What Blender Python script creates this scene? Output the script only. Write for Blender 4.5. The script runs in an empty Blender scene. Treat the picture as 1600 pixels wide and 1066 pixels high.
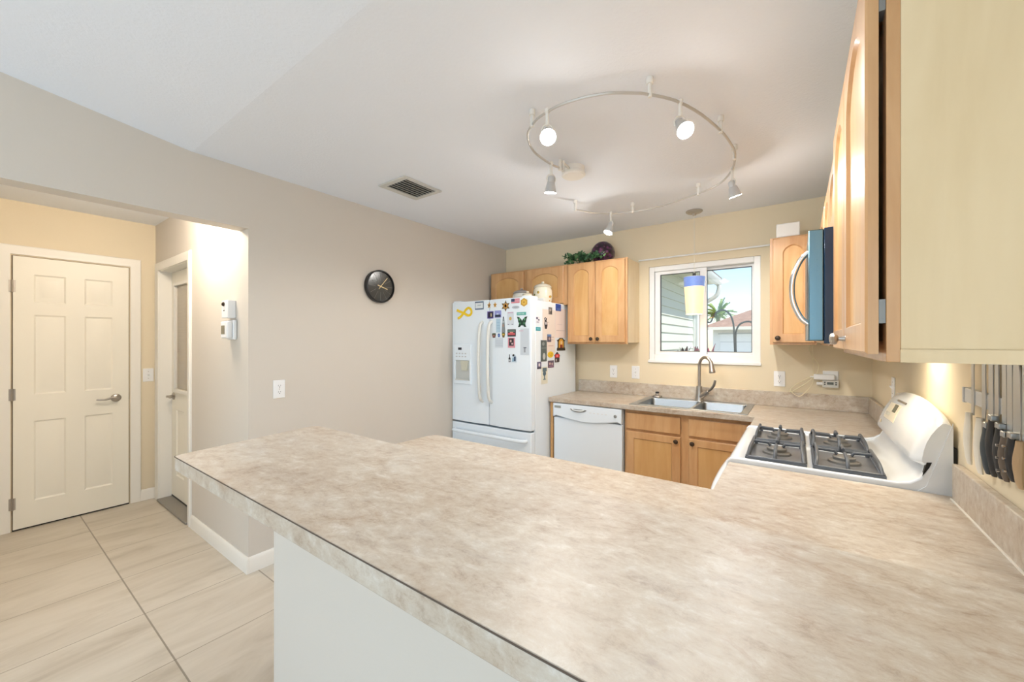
import bpy, bmesh, math, random
from mathutils import Vector, Matrix
random.seed(7)
PI = math.pi
SC = bpy.context.scene
COL = SC.collection

# ------------------------------------------------------------------ camera
cam_d = bpy.data.cameras.new('camera'); cam = bpy.data.objects.new('camera', cam_d); COL.objects.link(cam)
cam.location = (2.692, -3.607, 1.399)
cam.rotation_euler = (PI/2, 0, 0.6265)
cam_d.sensor_width = 36.0; cam_d.lens = 618.0/1600*36.0; cam_d.shift_y = 0.0006
cam_d.clip_start = 0.02; cam_d.clip_end = 300
SC.camera = cam

# ------------------------------------------------------------------ world, sun, daylight, exposure
SC.view_settings.view_transform = 'Standard'; SC.view_settings.look = 'None'
SC.view_settings.gamma = 1.0; SC.view_settings.use_curve_mapping = False
SC.view_settings.exposure = 0.45
W = bpy.data.worlds.new('sky'); SC.world = W; W.use_nodes = True
wn = W.node_tree.nodes; wl = W.node_tree.links
sky = wn.new('ShaderNodeTexSky'); sky.sky_type = 'NISHITA'
sky.sun_disc = False; sky.sun_elevation = math.radians(52); sky.sun_rotation = math.radians(160)
sky.air_density = 1.0; sky.dust_density = 0.6; sky.ozone_density = 1.0
bg = wn['Background']; bg.inputs['Strength'].default_value = 0.16
wl.new(sky.outputs[0], bg.inputs['Color'])

def light(name, kind, loc, energy, color=(1, 1, 1), rot=(0, 0, 0), **kw):
    d = bpy.data.lights.new(name, kind); d.energy = energy; d.color = color
    for k, v in kw.items(): setattr(d, k, v)
    o = bpy.data.objects.new(name, d); COL.objects.link(o); o.location = loc; o.rotation_euler = rot
    return o
light('sun', 'SUN', (0, 0, 20), 3.0, (1.0, .96, .9), (math.radians(38), 0, math.radians(62)), angle=.01)
# area lamp standing for daylight through the wide patio opening behind the camera
light('patio_daylight', 'AREA', (3.05, -7.85, 1.35), 42, (.45, .73, 1.0), (math.radians(98), 0, 0), shape='RECTANGLE', size=5.6, size_y=2.4)
# added fill lamp facing up, imitates daylight bounced off the living room floor
light('floor_bounce_fill', 'AREA', (2.2, -6.0, .05), 100, (.86, .94, 1.0), (math.radians(164), 0, 0), shape='RECTANGLE', size=4.0, size_y=2.6)
light('living_side_fill', 'AREA', (6.05, -6.3, 1.5), 33, (.84, .93, 1.0), (0, math.radians(90), 0), shape='RECTANGLE', size=2.0, size_y=3.0)  # added fill lamp for the left wall; the side wall has no window
light('living_ceiling_fill', 'AREA', (1.0, -5.8, 2.7), 6, (.92, .96, 1.0), (0, 0, 0), shape='DISK', size=1.0)  # added fill lamp over the living room floor, without a fixture

# ------------------------------------------------------------------ helpers
def lin(c):
    c = c/255.0
    return c/12.92 if c <= .04045 else ((c+.055)/1.055)**2.4
def rgb(r, g, b): return (lin(r), lin(g), lin(b), 1.0)

class NT:
    def __init__(self, name):
        self.m = bpy.data.materials.new(name); self.m.use_nodes = True
        self.t = self.m.node_tree; self.n = self.t.nodes; self.l = self.t.links
        self.b = self.n['Principled BSDF']
    def node(self, typ, **kw):
        x = self.n.new(typ)
        for k, v in kw.items(): setattr(x, k, v)
        return x
    def put(self, sock, v):
        if hasattr(v, 'is_output'): self.l.new(v, sock)
        else: sock.default_value = v
    def math(self, op, a, b=0.0):
        x = self.node('ShaderNodeMath', operation=op); self.put(x.inputs[0], a); self.put(x.inputs[1], b); return x.outputs[0]
    def coords(self, scale=(1, 1, 1), loc=(0, 0, 0)):
        tc = self.node('ShaderNodeTexCoord'); mp = self.node('ShaderNodeMapping')
        mp.inputs['Scale'].default_value = scale; mp.inputs['Location'].default_value = loc
        self.l.new(tc.outputs['Object'], mp.inputs['Vector']); return mp.outputs[0]
    def noise(self, vec, scale, detail=4, rough=.55, dist=0.0):
        x = self.node('ShaderNodeTexNoise'); self.l.new(vec, x.inputs['Vector'])
        x.inputs['Scale'].default_value = scale; x.inputs['Detail'].default_value = detail
        x.inputs['Roughness'].default_value = rough; x.inputs['Distortion'].default_value = dist
        return x.outputs['Fac']
    def ramp(self, fac, stops):
        x = self.node('ShaderNodeValToRGB'); e = x.color_ramp.elements
        while len(e) < len(stops): e.new(.5)
        for i, (p, c) in enumerate(stops): e[i].position = p; e[i].color = c
        self.l.new(fac, x.inputs[0]); return x.outputs[0]
    def mix(self, fac, a, b):
        x = self.node('ShaderNodeMix', data_type='RGBA'); self.put(x.inputs[0], fac); self.put(x.inputs[6], a); self.put(x.inputs[7], b); return x.outputs[2]
    def bump(self, h, strength, dist=.002):
        x = self.node('ShaderNodeBump'); x.inputs['Strength'].default_value = strength; x.inputs['Distance'].default_value = dist
        self.l.new(h, x.inputs['Height']); self.l.new(x.outputs[0], self.b.inputs['Normal'])
    def set(self, color=None, rough=None, metal=None, emit=None, estr=None, coat=None, trans=None, spec=None):
        if color is not None: self.put(self.b.inputs['Base Color'], color)
        if rough is not None: self.put(self.b.inputs['Roughness'], rough)
        if metal is not None: self.b.inputs['Metallic'].default_value = metal
        if emit is not None: self.put(self.b.inputs['Emission Color'], emit); self.b.inputs['Emission Strength'].default_value = estr
        if coat is not None: self.b.inputs['Coat Weight'].default_value = coat; self.b.inputs['Coat Roughness'].default_value = .12
        if trans is not None: self.b.inputs['Transmission Weight'].default_value = trans
        if spec is not None: self.b.inputs['Specular IOR Level'].default_value = spec
        return self

_pl = {}
def plain(r, g, b, rough=.5, metal=0.0, coat=None):
    k = (r, g, b, rough, metal, coat)
    if k not in _pl:
        t = NT('plain'); v = t.coords((1, 1, 1)); n = t.noise(v, 14, 2)
        c = rgb(r, g, b); c2 = tuple(min(1, x*.95) for x in c[:3])+(1,)
        t.set(t.mix(n, c, c2), rough, metal, coat=coat); _pl[k] = t.m
    return _pl[k]
def paint(name, c, rough=.7, bscale=120, bstr=.25, bdist=.002):
    t = NT(name); v = t.coords(); n = t.noise(v, bscale, 3, .6)
    big = t.noise(v, 1.3, 2); c2 = tuple(x*.97 for x in c[:3])+(1,)
    t.set(t.mix(big, c, c2), rough); t.bump(n, bstr, bdist); return t.m
def wood(name, c1, c2, c3, rough=.35, stretch=(9, 9, .9), coat=.3, scale=3.0, emissive=False):
    t = NT(name); v = t.coords(stretch); n = t.noise(v, scale, 6, .6, .6)
    v2 = t.coords((stretch[0]*.35, stretch[1]*.35, stretch[2]*.9)); n2 = t.noise(v2, 1.6, 3, .5, 2.2)
    col = t.ramp(n, [(.3, c1), (.52, c2), (.75, c3)])
    col2 = t.ramp(n2, [(.35, c1), (.5, c2), (.62, c3)])
    t.set(t.mix(.45, col, col2), rough, coat=coat); t.bump(n, .05, .001); return t.m
def laminate(name):
    t = NT(name); v = t.coords((1, 1, 1)); vs = t.coords((1.0, 1.6, 1.3))
    n1 = t.noise(vs, 3.2, 9, .7, .5); n2 = t.noise(vs, 24, 9, .76, .3); n3 = t.noise(v, 90, 6, .75); n4 = t.noise(vs, 8, 10, .76, .5)
    base = t.ramp(n1, [(.34, rgb(154, 135, 117)), (.45, rgb(182, 168, 151)), (.55, rgb(192, 183, 170)), (.68, rgb(188, 184, 178))])
    b2 = t.ramp(n2, [(.34, rgb(146, 123, 104)), (.46, rgb(184, 170, 153)), (.56, rgb(196, 187, 174)), (.68, rgb(218, 215, 209))])
    c = t.mix(.58, base, b2)
    wh_ = t.ramp(n4, [(.54, (0, 0, 0, 1)), (.70, (1, 1, 1, 1))]); c = t.mix(t.math('MULTIPLY', wh_, .5), c, rgb(222, 218, 208))
    dk_ = t.ramp(n4, [(.33, (1, 1, 1, 1)), (.43, (0, 0, 0, 1))]); c = t.mix(t.math('MULTIPLY', dk_, .5), c, rgb(156, 126, 102))
    c = t.mix(t.math('MULTIPLY', t.math('GREATER_THAN', n3, .60), .3), c, rgb(176, 158, 140))
    t.set(c)
    rr = t.math('ADD', t.math('MULTIPLY', n2, .14), .31); t.set(rough=rr, spec=.42); t.bump(n3, .06, .0006); return t.m
def steel(name, c=(.6, .6, .6, 1), rough=.28):
    t = NT(name); v = t.coords((40, 2, 40)); n = t.noise(v, 6, 3)
    t.set(c, t.math('ADD', t.math('MULTIPLY', n, .12), rough-.06), 1.0); return t.m
def emis(name, c, s):
    t = NT(name); v = t.coords(); n = t.noise(v, 3, 1); t.set(t.mix(n, c, c), .4, emit=c, estr=s); return t.m

M = {}
M['wall'] = paint('beige_wall_paint', rgb(210, 203, 193), .75, 90, .2, .0015)
M['wallback'] = paint('beige_kitchen_wall_paint', rgb(226, 213, 186), .75, 90, .2, .0015)
M['hall'] = paint('hall_wall_paint', rgb(229, 216, 190), .75, 90, .3, .002)
M['ceil'] = paint('textured_ceiling_paint', rgb(234, 238, 245), .85, 75, .5, .003)
M['trim'] = paint('white_trim_paint', rgb(238, 235, 228), .4, 20, .02)
M['doorp'] = paint('white_door_paint', rgb(240, 236, 224), .42, 60, .05)
M['white'] = plain(236, 236, 234, .35)
M['vinyl'] = plain(240, 241, 242, .35)
M['appl'] = paint('white_appliance_enamel', rgb(234, 244, 253), .22, 220, .06, .0006)
M['appl2'] = plain(222, 226, 228, .3)
M['enamel'] = plain(232, 238, 244, .12, 0, .5)
M['maple'] = wood('honey_maple', rgb(200, 150, 94), rgb(212, 165, 109), rgb(221, 180, 126))
M['maplef'] = wood('maple_frame', rgb(193, 145, 97), rgb(206, 160, 112), rgb(216, 174, 127))
M['maplep'] = wood('maple_door_panel', rgb(202, 152, 92), rgb(212, 167, 109), rgb(221, 181, 126), scale=2.2)
M['ply'] = wood('pale_maple_side_panel', rgb(226, 204, 164), rgb(235, 215, 178), rgb(241, 224, 190), .45, (7, 7, .7), .15, 1.6)
M['lam'] = laminate('beige_travertine_laminate')
M['seam'] = plain(88, 76, 66, .6)
M['steel'] = steel('brushed_stainless', (.47, .49, .50, 1), .3)
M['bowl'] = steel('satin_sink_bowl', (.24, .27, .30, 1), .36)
M['blade'] = plain(196, 198, 198, .3, .45)
M['nickel'] = steel('brushed_nickel', (.46, .43, .40, 1), .3)
M['chrome'] = steel('chrome', (.75, .75, .76, 1), .15)
M['bronze'] = plain(74, 62, 52, .4, .7)
M['iron'] = plain(84, 89, 96, .45, .2)
M['dark'] = plain(30, 30, 32, .4)
M['black'] = plain(14, 14, 15, .3)
M['pan'] = plain(112, 114, 118, .3, .2)
M['lens'] = emis('lit_bulb', (1, .93, .82, 1), 28)
M['silver'] = plain(204, 206, 208, .35, .35)
M['frost'] = plain(232, 230, 224, .3)

# floor tile: square stone look tiles with dark joints one way and fine joints the other
def tilemat():
    t = NT('beige_stone_floor_tile'); tc = t.node('ShaderNodeTexCoord'); s = t.node('ShaderNodeSeparateXYZ'); t.l.new(tc.outputs['Object'], s.inputs[0])
    x = t.math('ADD', s.outputs[0], .532+50.3); y = t.math('ADD', s.outputs[1], 3.067+51.2)
    fx = t.math('PINGPONG', x, .503/2); fy = t.math('PINGPONG', y, .512/2)
    jx = t.math('LESS_THAN', fx, .0021); jy = t.math('LESS_THAN', fy, .0034)
    ix = t.math('FLOOR', t.math('DIVIDE', x, .503)); iy = t.math('FLOOR', t.math('DIVIDE', y, .512))
    cb = t.node('ShaderNodeCombineXYZ'); t.l.new(ix, cb.inputs[0]); t.l.new(iy, cb.inputs[1])
    wnz = t.node('ShaderNodeTexWhiteNoise'); t.l.new(cb.outputs[0], wnz.inputs['Vector'])
    off = t.node('ShaderNodeVectorMath', operation='MULTIPLY_ADD'); t.l.new(wnz.outputs['Color'], off.inputs[0]); off.inputs[1].default_value = (9, 9, 9); 
    mp = t.node('ShaderNodeMapping'); mp.inputs['Scale'].default_value = (3.2, .8, 1); mp.inputs['Rotation'].default_value = (0, 0, .15); t.l.new(tc.outputs['Object'], mp.inputs[0]); t.l.new(mp.outputs[0], off.inputs[2])
    n = t.noise(off.outputs[0], 1.7, 8, .62, .8); n2 = t.noise(off.outputs[0], 7, 6, .7, .4)
    c = t.ramp(n, [(.3, rgb(176, 166, 150)), (.45, rgb(200, 192, 178)), (.6, rgb(212, 205, 192)), (.75, rgb(196, 187, 172))])
    c = t.mix(t.math('MULTIPLY', n2, .4), c, rgb(182, 172, 156))
    c = t.mix(t.math('MULTIPLY', wnz.outputs['Value'], .10), c, rgb(176, 164, 146))
    c = t.mix(t.math('MULTIPLY', jx, .8), c, rgb(120, 108, 92)); c = t.mix(t.math('MULTIPLY', jy, .75), c, rgb(118, 108, 94))
    t.set(c, .38); t.bump(n2, .08, .001); return t.m
M['tile'] = tilemat()

OFF = {}
def finish(name, bm, mat, off, smooth=True, bevel=0, seg=2, angle=35):
    bmesh.ops.remove_doubles(bm, verts=bm.verts, dist=1e-5)
    bmesh.ops.recalc_face_normals(bm, faces=bm.faces)
    me = bpy.data.meshes.new(name)
    if off != (0, 0, 0): bmesh.ops.translate(bm, verts=bm.verts, vec=(-off[0], -off[1], -off[2]))
    bm.to_mesh(me); bm.free()
    if smooth:
        me.polygons.foreach_set('use_smooth', [True]*len(me.polygons)); me.set_sharp_from_angle(angle=math.radians(angle))
    for m in (mat if isinstance(mat, (list, tuple)) else [mat]): me.materials.append(m)
    o = bpy.data.objects.new(name, me); COL.objects.link(o)
    if bevel:
        b = o.modifiers.new('bevel', 'BEVEL'); b.width = bevel; b.segments = seg; b.limit_method = 'ANGLE'; b.angle_limit = math.radians(40)
    return o
def tag(o, label=None, cat=None, group=None, kind=None):
    if label: o['label'] = label
    if cat: o['category'] = cat
    if group: o['group'] = group
    if kind: o['kind'] = kind
    return o
def thing(name, label, cat, loc=(0, 0, 0), group=None, kind=None, rotz=0):
    o = bpy.data.objects.new(name, None); COL.objects.link(o); o.location = loc; o.rotation_euler = (0, 0, rotz)
    o.empty_display_size = .05
    OFF[o.name] = tuple(loc); return tag(o, label, cat, group, kind)
def part(name, bm, mat, parent, local=False, label=None, **kw):
    off = (0, 0, 0) if local else OFF[parent.name]
    o = finish(name, bm, mat, off, **kw); o.parent = parent; OFF[o.name] = OFF[parent.name]
    if label: o['label'] = label
    return o
def single(name, bm, mat, label, cat, group=None, kind=None, **kw):
    xs = [v.co for v in bm.verts]
    c = ((min(v.x for v in xs)+max(v.x for v in xs))/2, (min(v.y for v in xs)+max(v.y for v in xs))/2, min(v.z for v in xs))
    o = finish(name, bm, mat, c, **kw); o.location = c; OFF[o.name] = c
    return tag(o, label, cat, group, kind)
def struct(name, bm, mat, label, cat, **kw):
    o = finish(name, bm, mat, (0, 0, 0), **kw); OFF[o.name] = (0, 0, 0); return tag(o, label, cat, None, 'structure')
def clone(root, loc, rotz=0, label=None):
    r = root.copy(); COL.objects.link(r); r.location = loc; r.rotation_euler = (0, 0, rotz)
    if label: r['label'] = label
    OFF[r.name] = tuple(loc)
    for ch in list(root.children):
        c = ch.copy(); COL.objects.link(c); c.parent = r
        for g in list(ch.children):
            d = g.copy(); COL.objects.link(d); d.parent = c
    return r

def B(): return bmesh.new()
def box(bm, x0, x1, y0, y1, z0, z1, mi=0):
    if x0 > x1: x0, x1 = x1, x0
    if y0 > y1: y0, y1 = y1, y0
    v = [bm.verts.new((x, y, z)) for z in (z0, z1) for y in (y0, y1) for x in (x0, x1)]
    for q in ((0, 2, 3, 1), (4, 5, 7, 6), (0, 1, 5, 4), (2, 6, 7, 3), (0, 4, 6, 2), (1, 3, 7, 5)):
        f = bm.faces.new([v[i] for i in q]); f.material_index = mi
    return bm
def mbox(bm, F, u0, u1, v0, v1, w0, w1, mi=0):
    v = [bm.verts.new(F(u, q, w)) for w in (w0, w1) for q in (v0, v1) for u in (u0, u1)]
    for q in ((0, 2, 3, 1), (4, 5, 7, 6), (0, 1, 5, 4), (2, 6, 7, 3), (0, 4, 6, 2), (1, 3, 7, 5)):
        f = bm.faces.new([v[i] for i in q]); f.material_index = mi
    return bm
def prism(bm, poly, lo, hi, F=None, mi=0):
    """poly in (a,b), extruded from lo to hi; F(a,b,c) -> world"""
    F = F or (lambda a, b, c: (a, b, c))
    A = [bm.verts.new(F(a, b, lo)) for a, b in poly]; C = [bm.verts.new(F(a, b, hi)) for a, b in poly]
    n = len(poly)
    fs = [bm.faces.new(A[::-1]), bm.faces.new(C)]
    for i in range(n): fs.append(bm.faces.new((A[i], A[(i+1) % n], C[(i+1) % n], C[i])))
    for f in fs: f.material_index = mi
    return bm
def tube(bm, pts, r, seg=10, caps=True, closed=False):
    P_ = [Vector(p) for p in pts]; n = len(P_)
    R = r if isinstance(r, (list, tuple)) else [r]*n
    rings = []; up = None
    for i in range(n):
        if closed: d = P_[(i+1) % n]-P_[i-1]
        else: d = P_[min(i+1, n-1)]-P_[max(i-1, 0)]
        d.normalize()
        if up is None:
            up = Vector((0, 0, 1)) if abs(d.z) < .9 else Vector((1, 0, 0))
        a = up-d*up.dot(d); a.normalize(); up = a; b = d.cross(a)
        rings.append([bm.verts.new(P_[i]+(a*math.cos(2*PI*k/seg)+b*math.sin(2*PI*k/seg))*R[i]) for k in range(seg)])
    for i in range(n if closed else n-1):
        A, C = rings[i], rings[(i+1) % n]
        for k in range(seg): bm.faces.new((A[k], A[(k+1) % seg], C[(k+1) % seg], C[k]))
    if caps and not closed: bm.faces.new(rings[0][::-1]); bm.faces.new(rings[-1])
    return bm
def lathe(bm, prof, c=(0, 0, 0), axis=(0, 0, 1), seg=24):
    """prof list of (r, h) from first to last; closes with caps where r>0"""
    ax = Vector(axis).normalized(); a = ax.orthogonal().normalized(); b = ax.cross(a); c = Vector(c)
    rings = []
    for r, h in prof:
        if r < 1e-6: rings.append([bm.verts.new(c+ax*h)])
        else: rings.append([bm.verts.new(c+ax*h+(a*math.cos(2*PI*k/seg)+b*math.sin(2*PI*k/seg))*r) for k in range(seg)])
    for A, C in zip(rings, rings[1:]):
        for k in range(seg):
            k2 = (k+1) % seg
            if len(A) == 1 and len(C) == 1: continue
            if len(A) == 1: bm.faces.new((A[0], C[k2], C[k]))
            elif len(C) == 1: bm.faces.new((A[k], A[k2], C[0]))
            else: bm.faces.new((A[k], A[k2], C[k2], C[k]))
    if len(rings[0]) > 1: bm.faces.new(rings[0][::-1])
    if len(rings[-1]) > 1: bm.faces.new(rings[-1])
    return bm
def spline(pts, n=6, closed=False):
    P_ = [Vector(p) for p in pts]; out = []; N = len(P_)
    rng = range(N if closed else N-1)
    for i in rng:
        p0 = P_[i-1] if (closed or i > 0) else P_[0]; p1 = P_[i]; p2 = P_[(i+1) % N]; p3 = P_[(i+2) % N] if (closed or i+2 < N) else P_[-1]
        for k in range(n):
            t = k/n
            out.append(.5*((2*p1)+(p2-p0)*t+(2*p0-5*p1+4*p2-p3)*t*t+(3*p1-p0-3*p2+p3)*t**3))
    if not closed: out.append(P_[-1])
    return out
def ellip(bm, c, rx, ry, rz, u=20, v=12):
    m = Matrix.Translation(c) @ Matrix.Diagonal((rx, ry, rz, 1)); bmesh.ops.create_uvsphere(bm, u_segments=u, v_segments=v, radius=1, matrix=m); return bm
def rrect(x0, x1, y0, y1, r, n=6):
    rs = r if isinstance(r, (list, tuple)) else [r]*4
    out = []
    for (cx, cy, a0), q in zip((((x0, y0, PI)), (x1, y0, 1.5*PI), (x1, y1, 0), (x0, y1, .5*PI)), rs):
        sx = cx+q if cx == x0 else cx-q; sy = cy+q if cy == y0 else cy-q
        if q <= 0: out.append((cx, cy)); continue
        for k in range(n+1):
            a = a0+k*PI/2/n; out.append((sx+q*math.cos(a), sy+q*math.sin(a)))
    return out

# face frames: u along the face, v up, w outward from the face
def F_win(y=0.0): return lambda u, v, w: (u, y-w, v)        # faces the room (-y)
def F_right(x=3.1): return lambda u, v, w: (x-w, u, v)      # on the right wall, faces -x, u = y
def F_left(x=0.0): return lambda u, v, w: (x+w, u, v)       # on the left wall, faces +x, u = y

def arch_pts(u0, u1, v0, v1, rise, n=14):
    """closed outline, springing at v1-rise, crown at v1"""
    pts = [(u0, v0), (u1, v0)]
    if rise <= 0: return pts+[(u1, v1), (u0, v1)]
    pts.append((u1, v1-rise))
    for k in range(1, n):
        c = math.cos(PI*k/n); u = (u0+u1)/2+(u1-u0)/2*c; pts.append((u, v1-rise+rise*math.sqrt(max(0, 1-c*c))**1.25))
    pts.append((u0, v1-rise)); return pts
def cab_door(F, parent, u0, u1, v0, v1, w, knob=None, rise=0.0, th=.019, st=.058, frame=None, panel=None, name='door'):
    frame = frame or M['maplef']; panel = panel or M['maplep']
    bm = B(); n = 14
    inn = arch_pts(u0+st, u1-st, v0+st, v1-st*.85, rise, n)
    if rise <= 0: out = [(u0, v0), (u1, v0), (u1, v1), (u0, v1)]
    else:
        sp = v1-st*.85-rise
        out = [(u0, v0), (u1, v0), (u1, sp), (u1, v1)]+[((u0+u1)/2+(u1-u0)/2*math.cos(PI*k/n), v1) for k in range(1, n)]+[(u0, v1), (u0, sp)]
        inn = inn[:3]+[inn[2]]+inn[3:-1]+[inn[-1], inn[-1]]
    def ring(pts, ww): return [bm.verts.new(F(a, b, ww)) for a, b in pts]
    c = ((u0+u1)/2, (v0+v1)/2)
    inn2 = [(a+(.006 if a < c[0] else -.006), b+(.006 if b < c[1] else -.006)) for a, b in inn]
    ch = .004
    out2 = [(min(max(a, u0+ch), u1-ch), min(max(b, v0+ch), v1-ch)) for a, b in out]
    R0 = ring(out, w); R1 = ring(out, w+th-ch); R2 = ring(out2, w+th); R3 = ring(inn, w+th); R4 = ring(inn2, w+th-.009); R5 = ring(inn2, w)
    N = len(out)
    for A, C in ((R0, R1), (R1, R2), (R2, R3), (R3, R4), (R4, R5), (R5, R0)):
        for i in range(N):
            j = (i+1) % N; bm.faces.new((A[i], A[j], C[j], C[i]))
    d = part(name, bm, frame, parent, angle=25)
    seen = []
    for q in inn2:
        if q not in seen: seen.append(q)
    inn2 = seen
    bp = B(); prism(bp, [(a+(.001 if a > c[0] else -.001), b) for a, b in inn2], w+.001, w+th-.008, F); part('door_panel', bp, panel, d)
    if knob:
        bk = B(); p = Vector(F(knob[0], knob[1], w+th)); q = Vector(F(knob[0], knob[1], w+th+1))-p
        lathe(bk, [(.009, -.002), (.006, .004), (.006, .014), (.015, .018), (.0165, .023), (.013, .028), (.006, .030), (0, .0305)], p, q, 16)
        part('knob', bk, M['bronze'], d)
    return d

# ================================================================== setting
ZC = 2.44; XR = 3.10; YC = -2.88; SL = .13; YE = -8.0
def zc(y): return ZC if y > YC else ZC+(YC-y)*SL
bm = B(); box(bm, -2.2, 6.2, YE-.1, .2, -.1, 0); struct('floor', bm, M['tile'], 'beige stone tile floor with thin dark joints', 'floor', smooth=False)
bm = B()
prism(bm, [(.25, ZC), (YC, ZC), (YE-.2, zc(YE-.2)), (YE-.2, zc(YE-.2)+.12), (YC, ZC+.12), (.25, ZC+.12)], -.12, 6.2, lambda a, b, c: (c, a, b))
struct('ceiling', bm, M['ceil'], 'white textured ceiling, flat over the kitchen and sloping up towards the living room', 'ceiling', smooth=False)
# left wall with a wide opening to the hall
bm = B()
HZ = 2.083; YO = -2.605; YO2 = -4.45
box(bm, -.115, 0, YO, .14, 0, ZC)
prism(bm, [(YO, HZ), (YO, ZC), (YC, ZC), (YO2, zc(YO2)), (YO2, HZ)], -.115, 0, lambda a, b, c: (c, a, b))
prism(bm, [(YO2, 0), (YO2, zc(YO2)), (YE, zc(YE)), (YE, 0)], -.115, 0, lambda a, b, c: (c, a, b))
struct('wall_left', bm, M['wall'], 'beige left wall with the clock and the wide opening to the hall', 'wall', smooth=False)
# window wall
WX0, WX1, WZ0, WZ1 = 1.602, 2.456, 1.214, 2.068
bm = B()
box(bm, 0, WX0, 0, .14, 0, ZC); box(bm, WX1, XR+.12, 0, .14, 0, ZC); box(bm, WX0, WX1, 0, .14, 0, WZ0); box(bm, WX0, WX1, 0, .14, WZ1, ZC)
struct('wall_back', bm, M['wallback'], 'pale yellow beige kitchen wall around the window over the sink', 'wall', smooth=False)
bm = B(); prism(bm, [(.14, 0), (.14, ZC), (YC, ZC), (-4.3, zc(-4.3)), (-4.3, 0)], XR, XR+.12, lambda a, b, c: (c, a, b))
struct('wall_right', bm, M['wallback'], 'beige right wall behind the range and the knife rack', 'wall', smooth=False)
bm = B(); box(bm, -.1, .25, YE-.12, YE, 0, 3.3); box(bm, 5.9, 6.2, YE-.12, YE, 0, 3.3); box(bm, .25, 5.9, YE-.12, YE, 2.6, 3.3)
struct('wall_front', bm, M['wall'], 'beige living room wall around the patio opening', 'wall', smooth=False)
bm = B(); box(bm, 6.1, 6.2, YE, -4.2, 0, 3.3); box(bm, XR+.12, 6.2, -4.3, -4.2, 0, 3.0)
struct('wall_living', bm, M['wall'], 'beige living room side wall', 'wall', smooth=False)
# hall
bm = B(); box(bm, -2.1, -1.99, -4.6, -2.48, 0, ZC)
struct('wall_hall_back', bm, M['hall'], 'warm beige hall wall holding the six panel door', 'wall', smooth=False)
DX0, DX1, DZ = -1.885, -1.075, 2.035
bm = B(); box(bm, DX1, -.115, YO, -2.48, 0, ZC); box(bm, -1.99, DX0, YO, -2.48, 0, ZC); box(bm, DX0, DX1, YO, -2.48, DZ, ZC)
struct('wall_hall_side', bm, M['wall'], 'warm beige hall wall with the thermostat and the half glass door', 'wall', smooth=False)
bm = B(); box(bm, -2.1, -.115, -4.6, -4.5, 0, ZC); struct('wall_hall_front', bm, M['hall'], 'far end wall of the hall', 'wall', smooth=False)
bm = B(); box(bm, -2.1, -.115, -4.6, -2.48, ZC, ZC+.1); struct('ceiling', bm, M['ceil'], 'white ceiling of the small hall', 'ceiling', smooth=False)
# half wall that carries the raised bar, rounded end
bm = B()
prism(bm, rrect(1.19, XR, -2.985, -2.815, [.05, 0, 0, .0]), 0, 1.03); struct('wall_peninsula', bm, M['wall'], 'beige half wall with a rounded end under the raised bar', 'wall')
# baseboards
def bboard(name, label, path):
    bm = B(); prof = [(0, 0), (.014, 0), (.014, .075), (.010, .088), (.005, .095), (0, .095)]
    for (a, b, nrm) in path:
        a = Vector(a); b = Vector(b); nrm = Vector(nrm)
        A = [bm.verts.new((a.x+nrm.x*d, a.y+nrm.y*d, h)) for d, h in prof]; C = [bm.verts.new((b.x+nrm.x*d, b.y+nrm.y*d, h)) for d, h in prof]
        n = len(prof); bm.faces.new(A); bm.faces.new(C[::-1])
        for i in range(n): bm.faces.new((A[i], A[(i+1) % n], C[(i+1) % n], C[i]))
    return struct(name, bm, M['trim'], label, 'baseboard', angle=50)
bboard('baseboard_left', 'white baseboard along the clock wall', [((0, YO+.0005, 0), (0, -.9, 0), (1, 0, 0))])
bboard('baseboard_hall_side', 'white baseboard under the thermostat wall', [((DX1+.075, YO, 0), (.014, YO, 0), (0, -1, 0))])
bboard('baseboard_hall_back', 'short white baseboard between the two hall doors', [((-1.99, -2.71, 0), (-1.99, YO, 0), (1, 0, 0)), ((-1.99, -4.5, 0), (-1.99, -3.48, 0), (1, 0, 0)), ((-1.99, YO, 0), (DX0-.072, YO, 0), (0, -1, 0))])

# ---- doors of the hall
def panel_slab(bm, F, u0, u1, v0, v1, w0, w1, panels):
    us = sorted({u0, u1} | {p[0] for p in panels} | {p[1] for p in panels}); vs = sorted({v0, v1} | {p[2] for p in panels} | {p[3] for p in panels})
    vt = {}
    def V(u, v, w):
        k = (round(u, 5), round(v, 5), round(w, 5))
        if k not in vt: vt[k] = bm.verts.new(F(u, v, w))
        return vt[k]
    for i in range(len(us)-1):
        for j in range(len(vs)-1):
            a, b, c, d = us[i], us[i+1], vs[j], vs[j+1]
            hit = [p for p in panels if p[0] <= a+1e-6 and p[1] >= b-1e-6 and p[2] <= c+1e-6 and p[3] >= d-1e-6]
            if not hit: bm.faces.new((V(a, c, w1), V(b, c, w1), V(b, d, w1), V(a, d, w1)))
    for (a, b, c, d) in panels:
        rings = []
        for ins, dep in ((0, 0), (.010, -.009), (.020, -.009), (.045, -.002)):
            rings.append([V(a+ins, c+ins, w1+dep), V(b-ins, c+ins, w1+dep), V(b-ins, d-ins, w1+dep), V(a+ins, d-ins, w1+dep)])
        for A, C in zip(rings, rings[1:]):
            for i in range(4): bm.faces.new((A[i], A[(i+1) % 4], C[(i+1) % 4], C[i]))
        bm.faces.new(rings[-1])
    # edges and back
    bm.faces.new((V(u0, v0, w0), V(u0, v1, w0), V(u1, v1, w0), V(u1, v0, w0)))
    for seq, fix in (([(u, v0) for u in us], 0), ([(u1, v) for v in vs], 0), ([(u, v1) for u in reversed(us)], 0), ([(u0, v) for v in reversed(vs)], 0)):
        a, b = seq[0], seq[-1]
        bm.faces.new([V(a[0], a[1], w0)]+[V(p[0], p[1], w1) for p in seq]+[V(b[0], b[1], w0)])
    return bm
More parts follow.
